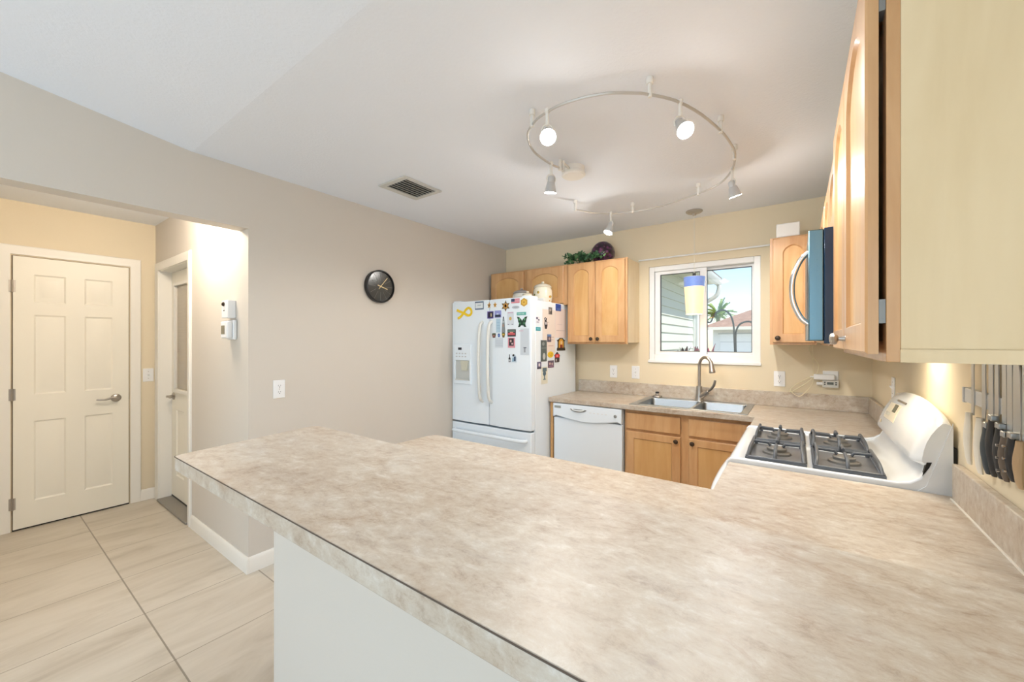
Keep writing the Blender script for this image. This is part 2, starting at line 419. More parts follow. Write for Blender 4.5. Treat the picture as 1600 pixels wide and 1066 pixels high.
def casing(bm, F, u0, u1, v1, wd=.07, th=.017):
    """door casing: an inverted U of moulded section"""
    prof = [(0, 0), (0, th*.6), (.012, th*.75), (.03, th*.7), (.05, th), (wd-.006, th), (wd, th*.6), (wd, 0)]
    path = [((u0, 0), (-1, 0)), ((u0, v1), (-1, 1)), ((u1, v1), (1, 1)), ((u1, 0), (1, 0))]
    rings = [[bm.verts.new(F(p[0]+d[0]*a, p[1]+d[1]*a, w)) for a, w in prof] for p, d in path]
    for A, C in zip(rings, rings[1:]):
        for i in range(len(prof)): bm.faces.new((A[i], A[(i+1) % len(prof)], C[(i+1) % len(prof)], C[i]))
    bm.faces.new(rings[0][::-1]); bm.faces.new(rings[-1])
def hinge(parent, F, u, v, w):
    bm = B(); tube(bm, [F(u, v-.045, w), F(u, v+.045, w)], .006, 8); mbox(bm, F, u-.016, u+.016, v-.043, v+.043, w-.008, w-.004)
    return part('hinge', bm, M['nickel'], parent)
# door_1: six panel door
F1 = F_left(-1.99)
d1 = thing('door_1', 'closed white six panel hall door with a lever handle', 'door', (-1.99, -3.09, 0), kind='structure')
u0, u1 = -3.403, -2.783
bm = B(); casing(bm, F1, u0-.012, u1+.012, 2.045, .068); part('door_casing', bm, M['trim'], d1, angle=30)
bm = B(); st = .098; mid = .10; pw = (u1-u0-2*st-mid)/2
pn = []
for k in range(2):
    a = u0+st+k*(pw+mid); 
    for (c, d) in ((.20, .80), (1.0, 1.60), (1.695, 1.905)): pn.append((a, a+pw, c, d))
panel_slab(bm, F1, u0, u1, .012, 2.032, .0005, .012, pn); part('door_leaf', bm, M['doorp'], d1, angle=20)
bm = B(); mbox(bm, F1, u0-.004, u1+.004, .001, .011, .0005, .004); part('door_gap_shade', bm, M['black'], d1)  # black strip standing for the shade under the leaf
bm = B(); mbox(bm, F1, u0-.006, u0-.001, .012, 2.036, .0005, .003); mbox(bm, F1, u1+.001, u1+.006, .012, 2.036, .0005, .003); mbox(bm, F1, u0, u1, 2.0325, 2.037, .0005, .003); part('door_reveal_shade', bm, plain(120, 100, 78, .7), d1)  # brown strips standing for the shade between leaf and casing
for z in (1.808, 1.008, .203): hinge(d1, F1, u0-.004, z, .018)
def lever(parent, F, u, v, w, s=-1, L=.12):
    bm = B(); c = Vector(F(u, v, w)); ax = Vector(F(u, v, w+1))-c
    lathe(bm, [(.033, 0), (.033, .004), (.026, .011), (.012, .014), (.010, .045), (.012, .052), (0, .053)], c, ax, 20)
    pts = spline([F(u, v, w+.046), F(u+s*.03, v+.004, w+.048), F(u+s*.075, v-.004, w+.046), F(u+s*L, v+.0, w+.040)], 6)
    tube(bm, pts, [.011-.005*i/(len(pts)-1) for i in range(len(pts))], 10)
    return part('lever_handle', bm, M['nickel'], parent, label='brushed nickel lever handle')
lever(d1, F1, -2.862, .925, .012)
bm = B(); mbox(bm, F1, u1+.0005, u1+.004, .905, .96, .002, .006); part('strike_plate', bm, M['bronze'], d1)
# door_2: half glass door set back in the thermostat wall
F2 = lambda u, v, w: (u, YO-w, v)
d2 = thing('door_2', 'white half glass door set back in the thermostat wall', 'door', ((DX0+DX1)/2, YO, 0), kind='structure')
bm = B(); casing(bm, F2, DX0+.012, DX1-.012, DZ-.012, .068); part('door_casing', bm, M['trim'], d2, angle=30)
bm = B()
for a, b in ((DX0, DX0+.018), (DX1-.018, DX1)): mbox(bm, F2, a, b, 0, DZ, -.125, 0)
mbox(bm, F2, DX0, DX1, DZ-.018, DZ, -.125, 0); part('door_jamb', bm, M['trim'], d2)
a, b = DX0+.02, DX1-.02; wD = -.085
bm = B(); panel_slab(bm, F2, a, b, .03, .955, wD-.04, wD, [(a+.12, (a+b)/2-.05, .22, .80), ((a+b)/2+.05, b-.12, .22, .80)])
part('door_leaf', bm, M['doorp'], d2, angle=20)
bm = B(); g0, g1, gz0, gz1 = a+.12, b-.12, .985, 1.885
for q in ((a, g0, .955, DZ-.02), (g1, b, .955, DZ-.02), (g0, g1, .955, gz0), (g0, g1, gz1, DZ-.02)): mbox(bm, F2, *q, wD-.04, wD)
part('upper_leaf', bm, M['doorp'], d2)
bm = B()
for q in ((g0-.03, g0, gz0-.03, gz1+.03), (g1, g1+.03, gz0-.03, gz1+.03), (g0, g1, gz0-.03, gz0), (g0, g1, gz1, gz1+.03)): mbox(bm, F2, *q, wD, wD+.014)
part('glass_frame', bm, M['trim'], d2, bevel=.004)
gm = NT('door_glass'); v = gm.coords((1, 1, 60)); n = gm.noise(v, 3, 2); gm.set(gm.mix(n, rgb(146, 130, 104), rgb(158, 142, 114)), .12, coat=.5)
bm = B(); mbox(bm, F2, g0, g1, gz0, gz1, wD-.026, wD-.008); part('glass_pane', bm, gm.m, d2, label='half glass pane with closed blinds behind it')
lever(d2, F2, a+.06, .915, wD, 1, .10)
bm = B(); box(bm, DX0+.018, DX1-.018, YO-.02, YO+.12, 0, .018); part('threshold', bm, plain(150, 146, 138, .5, .3), d2, bevel=.004)
bm = B(); box(bm, a, b, YO+.082, YO+.09, .018, .029); part('door_gap_shade', bm, M['black'], d2)  # black bar for the shade between leaf and threshold
# ---- kitchen window
win = thing('window_1', 'white sliding kitchen window over the sink', 'window', ((WX0+WX1)/2, 0, WZ0), kind='structure')
Fw = F_win(0)
bm = B()
fw_ = .045
for q in ((WX0, WX0+fw_, WZ0+.02, WZ1), (WX1-fw_, WX1, WZ0+.02, WZ1), (WX0+fw_, WX1-fw_, WZ1-fw_, WZ1), (WX0+fw_, WX1-fw_, WZ0+.02, WZ0+.075)): mbox(bm, Fw, *q, -.11, -.012)
part('window_frame', bm, M['vinyl'], win, bevel=.004)
bm = B(); mbox(bm, Fw, WX0-.004, WX1+.004, WZ0-.002, WZ0+.022, -.11, .012); part('window_sill', bm, M['vinyl'], win, bevel=.004)
glass = NT('window_glass'); tr = glass.node('ShaderNodeBsdfTransparent'); gl = glass.node('ShaderNodeBsdfGlossy'); gl.inputs['Roughness'].default_value = .02
mx = glass.node('ShaderNodeMixShader'); mx.inputs[0].default_value = .04
glass.l.new(tr.outputs[0], mx.inputs[1]); glass.l.new(gl.outputs[0], mx.inputs[2]); glass.l.new(mx.outputs[0], glass.n['Material Output'].inputs[0])
for (x0, x1, z0, z1, w, fr) in ((1.647, 2.07, 1.288, 2.024, -.045, (.047, .05, .026, .03)), (2.02, 2.413, 1.288, 2.024, -.085, (.044, .02, .024, .022))):
    gx0, gx1, gz0, gz1 = x0+fr[0], x1-fr[1], z0+fr[2], z1-fr[3]
    bm = B()
    for q in ((x0, gx0, z0, z1), (gx1, x1, z0, z1), (gx0, gx1, z0, gz0), (gx0, gx1, gz1, z1)): mbox(bm, Fw, *q, w-.014, w+.014)
    s_ = part('window_sash', bm, M['vinyl'], win, bevel=.003)
    bm = B()
    for q in ((gx0, gx0+.004, gz0, gz1), (gx1-.004, gx1, gz0, gz1), (gx0, gx1, gz0, gz0+.004), (gx0, gx1, gz1-.004, gz1)): mbox(bm, Fw, *q, w-.01, w+.016)
    part('gasket', bm, plain(90, 92, 94, .6), s_)
    bm = B(); mbox(bm, Fw, gx0, gx1, gz0, gz1, w-.003, w+.003); part('window_pane', bm, glass.m, s_)
bm = B(); tube(bm, [(1.515, -.012, 2.134), (2.53, -.012, 2.136)], .007, 10); struct('trim_1', bm, M['vinyl'], 'thin white strip on the wall above the kitchen window', 'trim')

# ================================================================== cabinets
CB, CT = 1.378, 2.118
def upper(name, label, F, u0, u1, v0, v1, depth, root, doors, frame_w=.019, side=None, knobs=True, group=None, gap=.003):
    """doors: list of (u0,u1,knob side)"""
    t = thing(name, label, 'cabinet', root, group)
    bm = B(); mbox(bm, F, u0, u1, v0+.012, v1-.004, 0.002, depth-frame_w); part('carcass', bm, side or M['ply'], t, bevel=.001)
    bm = B(); s = .038
    for d_, e_ in zip(doors, doors[1:]):
        if e_[0]-d_[1] > .012: mbox(bm, F, d_[1]-.02, e_[0]+.02, v0+s, v1-s, depth-frame_w, depth)
    for q in ((u0-.001, u0+s, v0, v1), (u1-s, u1+.001, v0, v1), (u0+s, u1-s, v1-s, v1), (u0+s, u1-s, v0, v0+s)): mbox(bm, F, *q, depth-frame_w, depth)
    part('face_frame', bm, M['maplef'], t, bevel=.001)
    for d in doors:
        kn = None
        if d[2] == 'r': kn = (d[1]-.03, d[4]+.032 if len(d) > 4 else v0+.045)
        if d[2] == 'l': kn = (d[0]+.03, d[4]+.032 if len(d) > 4 else v0+.045)
        rise = d[3]
        cab_door(F, t, d[0], d[1], v0+.014, v1-.012, depth+gap, kn, rise)
    return t
# window wall, left of the window
upper('wall_cabinet', 'low maple cabinet with two arched doors above the fridge', F_win(), .03, .945, 1.745, CT, .31, (.49, 0, 1.745), [(.05, .458, None, .06), (.502, .912, None, .06)])
upper('wall_cabinet', 'maple cabinet with two arched doors and dark knobs between the fridge and the window', F_win(), .948, 1.515, CB, CT, .31, (1.23, 0, CB), [(.962, 1.228, 'r', .05), (1.232, 1.500, 'l', .05)])
# window wall, right of the window
upper('wall_cabinet', 'narrow maple cabinet with one arched door between the window and the microwave', F_win(), 2.532, 2.79, CB, CT, .31, (2.66, 0, CB), [(2.548, 2.780, 'l', .05)])
# right wall
upper('wall_cabinet', 'maple corner cabinet beyond the microwave, nearest the window wall', F_right(XR), -.995, -.005, CB, CT, .278, (XR, -.5, CB), [(-.985, -.36, None, .09)], knobs=False)
upper('wall_cabinet', 'short maple cabinet mounted on top of the dark microwave', F_right(XR), -1.775, -1.0, 1.825, CT, .278, (XR, -1.39, 1.825), [(-1.762, -1.39, None, .05), (-1.386, -1.012, None, .05)])
upper('wall_cabinet', 'large maple cabinet nearest the camera with pale side panel and two arched doors', F_right(XR), -2.622, -1.78, 1.362, CT+.01, .278, (XR, -2.2, 1.362), [(-2.62, -2.203, 'r', .09), (-2.199, -1.79, 'l', .09)], gap=.010)
big = bpy.data.objects['wall_cabinet.005']
for d_ in big.children:
    for k_ in d_.children:
        if k_.name.startswith('knob'): k_.data.materials[0] = M['nickel']
for z in (1.455, 2.03):
    bm = B(); mbox(bm, F_right(XR), -2.619, -2.585, z-.022, z+.022, .2785, .2875); part('hinge', bm, plain(140, 140, 138, .4, .4), big)
bm = B(); mbox(bm, F_right(XR), -2.628, -2.6225, 1.362, 1.385, .01, .26); part('bottom_rail', bm, M['ply'], big)

# base cabinets under the window
KZ = .872
t = thing('sink_cabinet', 'maple sink base cabinet with two doors and two false drawer fronts', 'cabinet', (2.02, -.3, 0))
Fb = F_win(0)
bm = B(); mbox(bm, Fb, 1.583, 2.458, .10, .70, .02, .53); mbox(bm, Fb, 1.60, 2.458, 0, .10, .05, .47); part('carcass', bm, M['ply'], t)
bm = B()
for q in ((1.583, 1.625, .10, .8715), (2.0, 2.055, .10, .8715), (2.42, 2.458, .10, .8715), (1.625, 2.0, .845, .8715), (1.625, 2.0, .69, .735), (1.625, 2.0, .10, .14), (2.055, 2.42, .845, .8715), (2.055, 2.42, .69, .735), (2.055, 2.42, .10, .14)): mbox(bm, Fb, *q, .53, .55)
part('face_frame', bm, M['maplef'], t)
for (a, b) in ((1.598, 1.999), (2.055, 2.452)):
    bm = B(); mbox(bm, Fb, a, b, .722, .846, .5505, .570); part('false_drawer_front', bm, M['maplef'], t, bevel=.005, seg=3)
cab_door(Fb, t, 1.598, 1.999, .125, .702, .5505, (1.972, .672))
cab_door(Fb, t, 2.055, 2.452, .125, .702, .5505, (2.082, .672))
bm = B(); box(bm, .918, .944, -.575, -.02, 0, KZ-.0005); single('end_panel', bm, M['maple'], 'narrow maple end panel between the fridge and the dishwasher', 'panel', bevel=.001)
t = thing('base_cabinet', 'maple corner base cabinet between the sink cabinet and the range', 'cabinet', (2.8, -.5, 0))
bm = B(); box(bm, 2.50, 3.08, -.992, -.02, .1, KZ-.001); box(bm, 2.55, 3.08, -.98, -.03, 0, .1); part('carcass', bm, M['maple'], t)
cab_door(F_right(XR), t, -.98, -.62, .125, .85, .601)
t = thing('base_cabinet', 'maple base cabinets under the low peninsula worktop', 'cabinet', (2.0, -2.5, 0))
bm = B(); box(bm, 1.17, 3.08, -2.81, -2.20, .1, KZ-.001); box(bm, 1.2, 3.08, -2.8, -2.26, 0, .1); box(bm, 2.50, 3.08, -2.1995, -1.79, .1, KZ-.001); part('carcass', bm, M['maple'], t)
Fp = lambda u, v, w: (u, -2.20+w, v)
for k in range(3): cab_door(Fp, t, 1.18+k*.425, 1.595+k*.425, .125, .85, .001, (1.56+k*.425, .80))

# ================================================================== worktops
def slab(bm, rects, z0, z1):
    xs = sorted({r[0] for r in rects} | {r[1] for r in rects}); ys = sorted({r[2] for r in rects} | {r[3] for r in rects})
    inside = lambda x, y: any(r[0] < x < r[1] and r[2] < y < r[3] for r in rects)
    g = {}
    def V(i, j, k):
        if (i, j, k) not in g: g[(i, j, k)] = bm.verts.new((xs[i], ys[j], (z0, z1)[k]))
        return g[(i, j, k)]
    cell = {(i, j): inside((xs[i]+xs[i+1])/2, (ys[j]+ys[j+1])/2) for i in range(len(xs)-1) for j in range(len(ys)-1)}
    for (i, j), ok in cell.items():
        if not ok: continue
        for k in (0, 1): bm.faces.new((V(i, j, k), V(i+1, j, k), V(i+1, j+1, k), V(i, j+1, k)))
        for (di, dj, a, b) in ((-1, 0, (i, j), (i, j+1)), (1, 0, (i+1, j), (i+1, j+1)), (0, -1, (i, j), (i+1, j)), (0, 1, (i, j+1), (i+1, j+1))):
            if not cell.get((i+di, j+dj), False): bm.faces.new((V(*a, 0), V(*b, 0), V(*b, 1), V(*a, 1)))
    return bm
ZK = .910
SX0, SX1, SY0, SY1 = 1.648, 2.402, -.535, -.065   # sink cut-out
t = thing('countertop', 'beige laminate worktop along the window wall around the sink', 'worktop', (2.0, -.3, KZ))
bm = B(); slab(bm, [(.912, SX0, -.602, -.004), (SX1, 2.462, -.602, -.004), (SX0, SX1, -.602, SY0), (SX0, SX1, SY1, -.004), (2.462, 3.098, -.996, -.004)], KZ, ZK); part('slab', bm, M['lam'], t, bevel=.004, smooth=False)
bm = B(); box(bm, .917, 3.098, -.022, -.003, ZK, 1.022); part('backsplash', bm, M['lam'], t, bevel=.003)
bm = B(); box(bm, 3.078, 3.098, -.996, -.0225, ZK, 1.022); part('backsplash', bm, M['lam'], t, bevel=.003)
t = thing('countertop', 'low beige laminate worktop between the raised bar and the range', 'worktop', (2.0, -2.5, KZ))
bm = B()
poly = [(1.132, -2.812)]+[(1.132+.06-.06*math.cos(a*PI/16), -2.155-.06+.06*math.sin(a*PI/16)) for a in range(0, 9)]+[(2.462, -2.155), (2.462, -1.781), (3.098, -1.781), (3.098, -2.812)]
prism(bm, poly, KZ, ZK); part('slab', bm, M['lam'], t, bevel=.003)
bm = B(); box(bm, 3.078, 3.0985, -2.812, -1.815, ZK, 1.022); part('backsplash', bm, M['lam'], t, bevel=.003)
bm = B(); box(bm, 3.0735, 3.0778, -2.812, -1.815, ZK, ZK+.003); part('caulk_line', bm, M['trim'], t)
# raised bar
t = thing('bar_countertop', 'raised beige laminate breakfast bar in the foreground', 'worktop', (2.1, -3.0, 1.03))
poly = [(XR-.002, -2.797)]+[(XR-.002, -3.256)]
def fil(p, a, b, r, n=7):
    p, a, b = Vector(p+(0,)), Vector(a+(0,)), Vector(b+(0,)); s = p+(a-p).normalized()*r; e = p+(b-p).normalized()*r
    return [tuple((s*(1-q)**2+p*2*q*(1-q)+e*q*q).xy) for q in [i/n for i in range(n+1)]]
A_, B_, C_, D_ = (XR-.002, -3.256), (1.234, -3.256), (1.152, -2.797), (XR-.002, -2.797)
poly = [A_]+fil(B_, A_, C_, .018)+fil(C_, B_, D_, .055)+[D_]
bm = B(); prism(bm, poly, 1.0305, 1.070); part('slab', bm, M['lam'], t, bevel=.0015)
bm = B()
seam = fil(B_, A_, C_, .018)
pts = [(A_[0], A_[1]-.0006, 1.0688)]+[(a-.0006, b-.0006, 1.0688) for a, b in seam]
tube(bm, pts, .0012, 6); part('edge_seam', bm, M['seam'], t, label='thin dark seam along the laminate edge')

# ================================================================== sink and tap
t = thing('kitchen_sink', 'double bowl stainless steel drop in sink under the window', 'sink', (2.02, -.3, ZK))
bm = B()
def bowl(bm, x0, x1, y0, y1, zt, dep, r=.05):
    rings = []
    for ins, z, rr in ((0, zt, r), (.006, zt-.008, r), (.012, zt-dep+.03, r), (.035, zt-dep, r*.8)):
        rings.append([bm.verts.new((x, y, z)) for x, y in rrect(x0+ins, x1-ins, y0+ins, y1-ins, rr, 5)])
    for A, C in zip(rings, rings[1:]):
        n = len(A)
        for i in range(n): bm.faces.new((A[i], A[(i+1) % n], C[(i+1) % n], C[i]))
    bm.faces.new(rings[-1]); return rings[0]
ro = [(1.622, -.572), (2.42, -.572), (2.42, -.032), (1.622, -.032)]
zt = ZK+.0055
bx = [(1.672, 2.052), (2.072, 2.375)]; by = (-.525, -.125)
slabr = [(1.622, bx[0][0], -.572, -.032), (bx[0][1], bx[1][0], -.572, -.032), (bx[1][1], 2.42, -.572, -.032), (bx[0][0], bx[0][1], -.572, by[0]), (bx[0][0], bx[0][1], by[1], -.032), (bx[1][0], bx[1][1], -.572, by[0]), (bx[1][0], bx[1][1], by[1], -.032)]
slab(bm, slabr, ZK+.0008, zt); part('rim', bm, M['steel'], t, bevel=.002, smooth=False)
for a, b in bx:
    bm = B(); bowl(bm, a-.002, b+.002, by[0]-.002, by[1]+.002, zt-.001, .17, .03); 
    bm2 = bm; part('bowl', bm2, M['bowl'], t, angle=60)
    bm = B(); lathe(bm, [(.042, 0), (.042, .004), (.03, .005), (.028, .001), (0, .001)], ((a+b)/2, (by[0]+by[1])/2, zt-.1705), (0, 0, 1), 20); part('drain', bm, M['chrome'], t)
t = thing('kitchen_tap', 'brushed nickel gooseneck tap behind the sink', 'tap', (2.035, -.075, zt))
bm = B(); fx, fy = 2.035, -.078
lathe(bm, [(.034, 0), (.033, .006), (.028, .03), (.024, .06), (.0215, .12), (.0, .125)], (fx, fy, zt), (0, 0, 1), 24); part('tap_body', bm, M['nickel'], t)
dx, dy = .76, -.65
bm = B(); pts = [(fx, fy, zt+.10), (fx, fy, zt+.2), (fx, fy, zt+.265)]
R_ = .068
for k in range(0, 11):
    a = PI-PI*.93*k/10; d = R_*(1+math.cos(a)); pts.append((fx+dx*d, fy+dy*d, zt+.285+R_*1.05*math.sin(a)))
tube(bm, spline(pts, 3), .0125, 14); part('spout', bm, M['nickel'], t)
e = Vector(pts[-1]); q = Vector((dx*.22, dy*.22, -1)).normalized()
bm = B(); lathe(bm, [(.0135, -.03), (.0165, .0), (.0235, .055), (.0235, .062), (.018, .066), (0, .066)], e, q, 18); part('spray_head', bm, M['nickel'], t)
bm = B(); b0 = Vector((fx+.012, fy-.008, zt+.035)); ld = Vector((.74, -.3, .62)).normalized()
lathe(bm, [(.021, 0), (.021, .075), (.019, .082), (0, .083)], b0, ld, 16); part('valve_barrel', bm, M['nickel'], t)
bm = B(); s0 = b0+ld*.07; pts = spline([s0, s0+Vector((.03, -.012, .028)), s0+Vector((.052, -.022, .06)), s0+Vector((.062, -.028, .10))], 5)
tube(bm, pts, [.008+.0025*math.sin(PI*i/(len(pts)-1)) for i in range(len(pts))], 10); part('handle', bm, M['nickel'], t)
t = thing('sink_stopper', 'small dark sink stopper on the back left rim of the sink', 'stopper', (1.70, -.085, zt))
bm = B(); lathe(bm, [(.038, 0), (.040, .008), (.036, .016), (.016, .022), (.012, .034), (0, .034)], (1.70, -.085, zt+.0005), (0, 0, 1), 20); part('stopper_body', bm, M['nickel'], t)
bm = B(); lathe(bm, [(.010, .034), (.016, .040), (.014, .048), (0, .050)], (1.70, -.085, zt), (0, 0, 1), 14); part('knob', bm, M['dark'], t)

# ================================================================== dishwasher
t = thing('dishwasher', 'white built in dishwasher beside the fridge', 'dishwasher', (1.265, -.3, 0))
bm = B(); box(bm, .955, 1.572, -.545, -.03, .02, .868); part('body', bm, M['appl2'], t)
bm = B(); box(bm, .957, 1.570, -.583, -.5455, .11, .742); part('door', bm, M['appl'], t, bevel=.005)
bm = B(); n = 20
pl = [(.957, .866), (1.570, .866), (1.570, .745)]+[(1.570-.613*k/n, .745+.022-.022*(1-(2*k/n-1)**2)-.02+.02*abs(2*k/n-1)) for k in range(1, n)]+[(.957, .745)]
prism(bm, pl, .5455, .600, F_win(0)); part('control_panel', bm, M['appl'], t, bevel=.006)
cp = t.children[-1]
bm = B(); lathe(bm, [(.0, .0)], (0, 0, 0)) if False else None
bm = B(); pr = [(1.20+.075*math.cos(a), .832-.026*math.sin(a)) for a in [PI*i/12 for i in range(13)]]
prism(bm, pr, .5995, .6035, F_win(0)); part('latch_recess', bm, plain(150, 152, 150, .4), t, bevel=.001)
bm = B(); tube(bm, spline([(1.145, -.606, .832), (1.17, -.613, .822), (1.23, -.613, .822), (1.255, -.606, .832)], 5), .006, 8); part('latch_handle', bm, M['appl2'], t)
bm = B(); box(bm, .972, 1.035, -.6012, -.5995, .826, .846); part('maker_badge', bm, plain(150, 156, 152, .4), t)
bm = B(); lathe(bm, [(.012, 0), (.012, .006), (.009, .008), (0, .008)], (1.522, -.60, .808), (0, -1, 0), 16); part('button', bm, plain(150, 150, 148, .4, .3), t)
for k in range(5):
    bm = B(); box(bm, 1.30+k*.034, 1.318+k*.034, -.6015, -.5995, .810, .816); part('button', bm, M['appl2'], t)
bm = B(); box(bm, .96, 1.567, -.50, -.47, 0, .10); part('toe_kick', bm, M['appl2'], t)

# ================================================================== refrigerator
FX0, FX1, FY, FZ = .012, .905, -.805, 1.772
t = fridge = thing('refrigerator', 'white french door refrigerator covered with magnets', 'refrigerator', (.46, -.45, 0))
bm = B(); box(bm, FX0+.005, FX1, FY, -.06, .03, FZ-.022); part('body', bm, M['appl'], t, bevel=.006)
FD = -.882
def fdoor(x0, x1, z0, z1, bulge=.006):
    bm = B(); n = 10
    poly = [(x0, FY-.006)]+[(x0+(x1-x0)*k/n, FD+.012*(abs(2*k/n-1)**3)) for k in range(n+1)]+[(x1, FY-.006)]
    prism(bm, poly, z0, z1); return bm
ld_ = part('door', fdoor(.004, .4565, .655, FZ), M['appl'], t, bevel=.008, seg=3)
rd_ = part('door', fdoor(.4615, .908, .655, FZ), M['appl'], t, bevel=.008, seg=3)
fz_ = part('freezer_drawer', fdoor(.004, .908, .06, .640), M['appl'], t, bevel=.008, seg=3)
bm = B(); box(bm, .02, .89, FY-.012, FY-.0005, .638, .662); part('door_gap_shade', bm, plain(96, 116, 120, .6), t)  # dark strip for the shade between the doors and the drawer
for x0, dr in ((.388, ld_), (.492, rd_)):
    bm = B(); pts = spline([(x0, FD+.01, 1.575), (x0, FD-.030, 1.54), (x0, FD-.046, 1.40), (x0, FD-.050, 1.22), (x0, FD-.046, 1.04), (x0, FD-.030, .90), (x0, FD+.01, .862)], 5)
    tube(bm, pts, .0145, 12); part('door_handle', bm, plain(226, 228, 224, .3), dr)
bm = B(); pts = spline([(.05, FD+.012, .57), (.09, FD-.035, .572), (.45, FD-.05, .575), (.82, FD-.035, .572), (.86, FD+.012, .57)], 6)
tube(bm, pts, .016, 12); part('drawer_handle', bm, M['appl'], fz_)
for x in (.06, .85):
    bm = B(); box(bm, x-.045, x+.045, FY-.06, FY+.06, FZ-.021, FZ+.012); part('hinge_cover', bm, M['appl'], t, bevel=.006)
# dispenser in the left door
Ff = F_win(FD)
bm = B(); x0, x1, z0, z1 = .045, .262, 1.005, 1.375
for q in ((x0, x1, 1.225, z1), (x0, x0+.02, 1.04, 1.225), (x1-.02, x1, 1.04, 1.225), (x0, x1, z0, 1.04)): mbox(bm, Ff, *q, -.004, .012)
dp = part('dispenser', bm, M['appl'], ld_, bevel=.004)
bm = B(); mbox(bm, Ff, x0+.018, x1-.018, 1.035, 1.228, -.004, .002); part('dispenser_recess', bm, plain(196, 200, 198, .35), ld_)
bm = B(); prism(bm, [(.135, 1.222), (.225, 1.222), (.215, 1.13), (.15, 1.13)], .0025, .016, Ff); part('dispenser_paddle', bm, plain(206, 206, 190, .4), ld_, bevel=.002)
bm = B(); mbox(bm, Ff, x0+.028, x1-.028, 1.04, 1.05, .002, .02); part('drip_tray', bm, plain(208, 210, 206, .4), ld_)
bm = B(); mbox(bm, Ff, .105, .148, 1.322, 1.344, .0115, .0135); part('display', bm, plain(40, 44, 56, .2), ld_)
for r in range(2):
    for k in range(4):
        bm = B(); mbox(bm, Ff, .075+k*.037, .095+k*.037, 1.254+r*.028, 1.266+r*.028, .0115, .0132); part('button', bm, plain(196, 200, 206, .4), ld_)

# ================================================================== range
RY0, RY1, RX = -1.776, -1.000, 2.452
t = rng = thing('gas_range', 'white gas range with four dark burner grates', 'range', (2.78, -1.39, 0))
bm = B(); box(bm, RX+.03, 3.075, RY0+.002, RY1-.002, .02, .895); part('body', bm, M['enamel'], t)
bm = B()
prof = [(RX+.012, .875), (RX, .892), (RX+.002, .908), (RX+.014, .921), (RX+.034, .923), (RX+.045, .917), (2.955, .917), (2.985, .924), (3.008, .942), (3.022, .968), (3.028, .995), (3.05, .995), (3.05, .875)]
prism(bm, prof, RY0+.014, RY1-.014, lambda a, b, c: (a, c, b)); part('cooktop', bm, M['enamel'], t, angle=50)
rim = [(RX+.012, .875), (RX, .892), (RX+.002, .910), (RX+.014, .926), (RX+.034, .928), (2.96, .927), (2.99, .934), (3.013, .952), (3.026, .978), (3.034, 1.0), (3.046, 1.0), (3.046, .875)]
for a, b in ((RY0, RY0+.022), (RY1-.022, RY1)):
    bm = B(); prism(bm, rim, a, b, lambda p, q, c: (p, c, q)); part('cooktop_rim', bm, M['enamel'], t, bevel=.006, seg=3, angle=50)
# backguard
def bg_line(y):
    s_ = (y-RY0)/(RY1-RY0); ar = 1-(2*s_-1)**2; ed = min(1, max(0, min(s_, 1-s_))/.07); ed = 1-(1-ed)**2
    return (3.020-.022*ed, 1.004+.006*(1-ed)), (3.064, 1.135+.04*ar+.012*ed)
bm = B(); N = 40; rings = []
for k in range(N+1):
    y = RY0+.001+(RY1-RY0-.002)*k/N; (nx, nz), (tx, tz) = bg_line(y)
    f = Vector((tx-nx, tz-nz)); nn = Vector((-f.y, f.x)).normalized()
    pr = [(3.088, .90), (3.090, tz-.016), (3.083, tz-.003), (3.073, tz+.001), (tx, tz-.001)]
    for q in (.85, .65, .45, .25, .1):
        pr.append((nx+f.x*q+nn.x*.010*math.sin(PI*q), nz+f.y*q+nn.y*.010*math.sin(PI*q)))
    pr += [(nx, nz+.004), (nx+.001, nz-.004), (nx+.007, nz-.008), (3.036, .985), (3.045, .90)]
    rings.append([bm.verts.new((a, y, b)) for a, b in pr])
for A, C in zip(rings, rings[1:]):
    n = len(A)
    for i in range(n): bm.faces.new((A[i], A[(i+1) % n], C[(i+1) % n], C[i]))
bm.faces.new(rings[0]); bm.faces.new(rings[-1][::-1])
bgd = part('backguard', bm, M['enamel'], t, angle=48)
def bgF(u, v, w):   # point on the slanted control face: u = y, v = 0..1 from nose to top
    (nx, nz), (tx, tz) = bg_line(u); f = Vector((tx-nx, tz-nz)); nn = Vector((-f.y, f.x)).normalized(); b_ = .010*math.sin(PI*v)+w
    return (nx+f.x*v+nn.x*b_, u, nz+f.y*v+nn.y*b_)
def bgquad(u0, u1, v0, v1, w0, w1): 
    b = B(); mbox(b, bgF, u0, u1, v0, v1, w0, w1); return b
ov = B()
for v0_, v1_ in ((.30, .5), (.5, .7)): mbox(ov, bgF, -1.36, -1.14, v0_, v1_, .0006, .002)
part('control_overlay', ov, plain(240, 230, 206, .3), bgd)
part('clock_display', bgquad(-1.318, -1.262, .50, .68, .0015, .0035), plain(92, 92, 70, .25), bgd)
part('vent_slot', bgquad(-1.40, -1.24, .76, .80, .001, .003), plain(120, 112, 100, .5), bgd)
for k in range(4): part('button', bgquad(-1.24+k*.022, -1.226+k*.022, .38, .46, .0015, .0035), plain(206, 202, 190, .4), bgd)
part('maker_badge', bgquad(-1.12, -1.09, .12, .2, .0006, .0025), plain(206, 190, 160, .4), bgd)
bm = B(); prism(bm, [(3.0905, .60), (3.0985, .60), (3.0985, 1.06), (3.0905, 1.06)], RY0+.004, RY1-.004, lambda a, b, c: (a, c, b)); part('rear_gap_shade', bm, M['black'], t)  # black sheet for the shade in the gap between range and wall
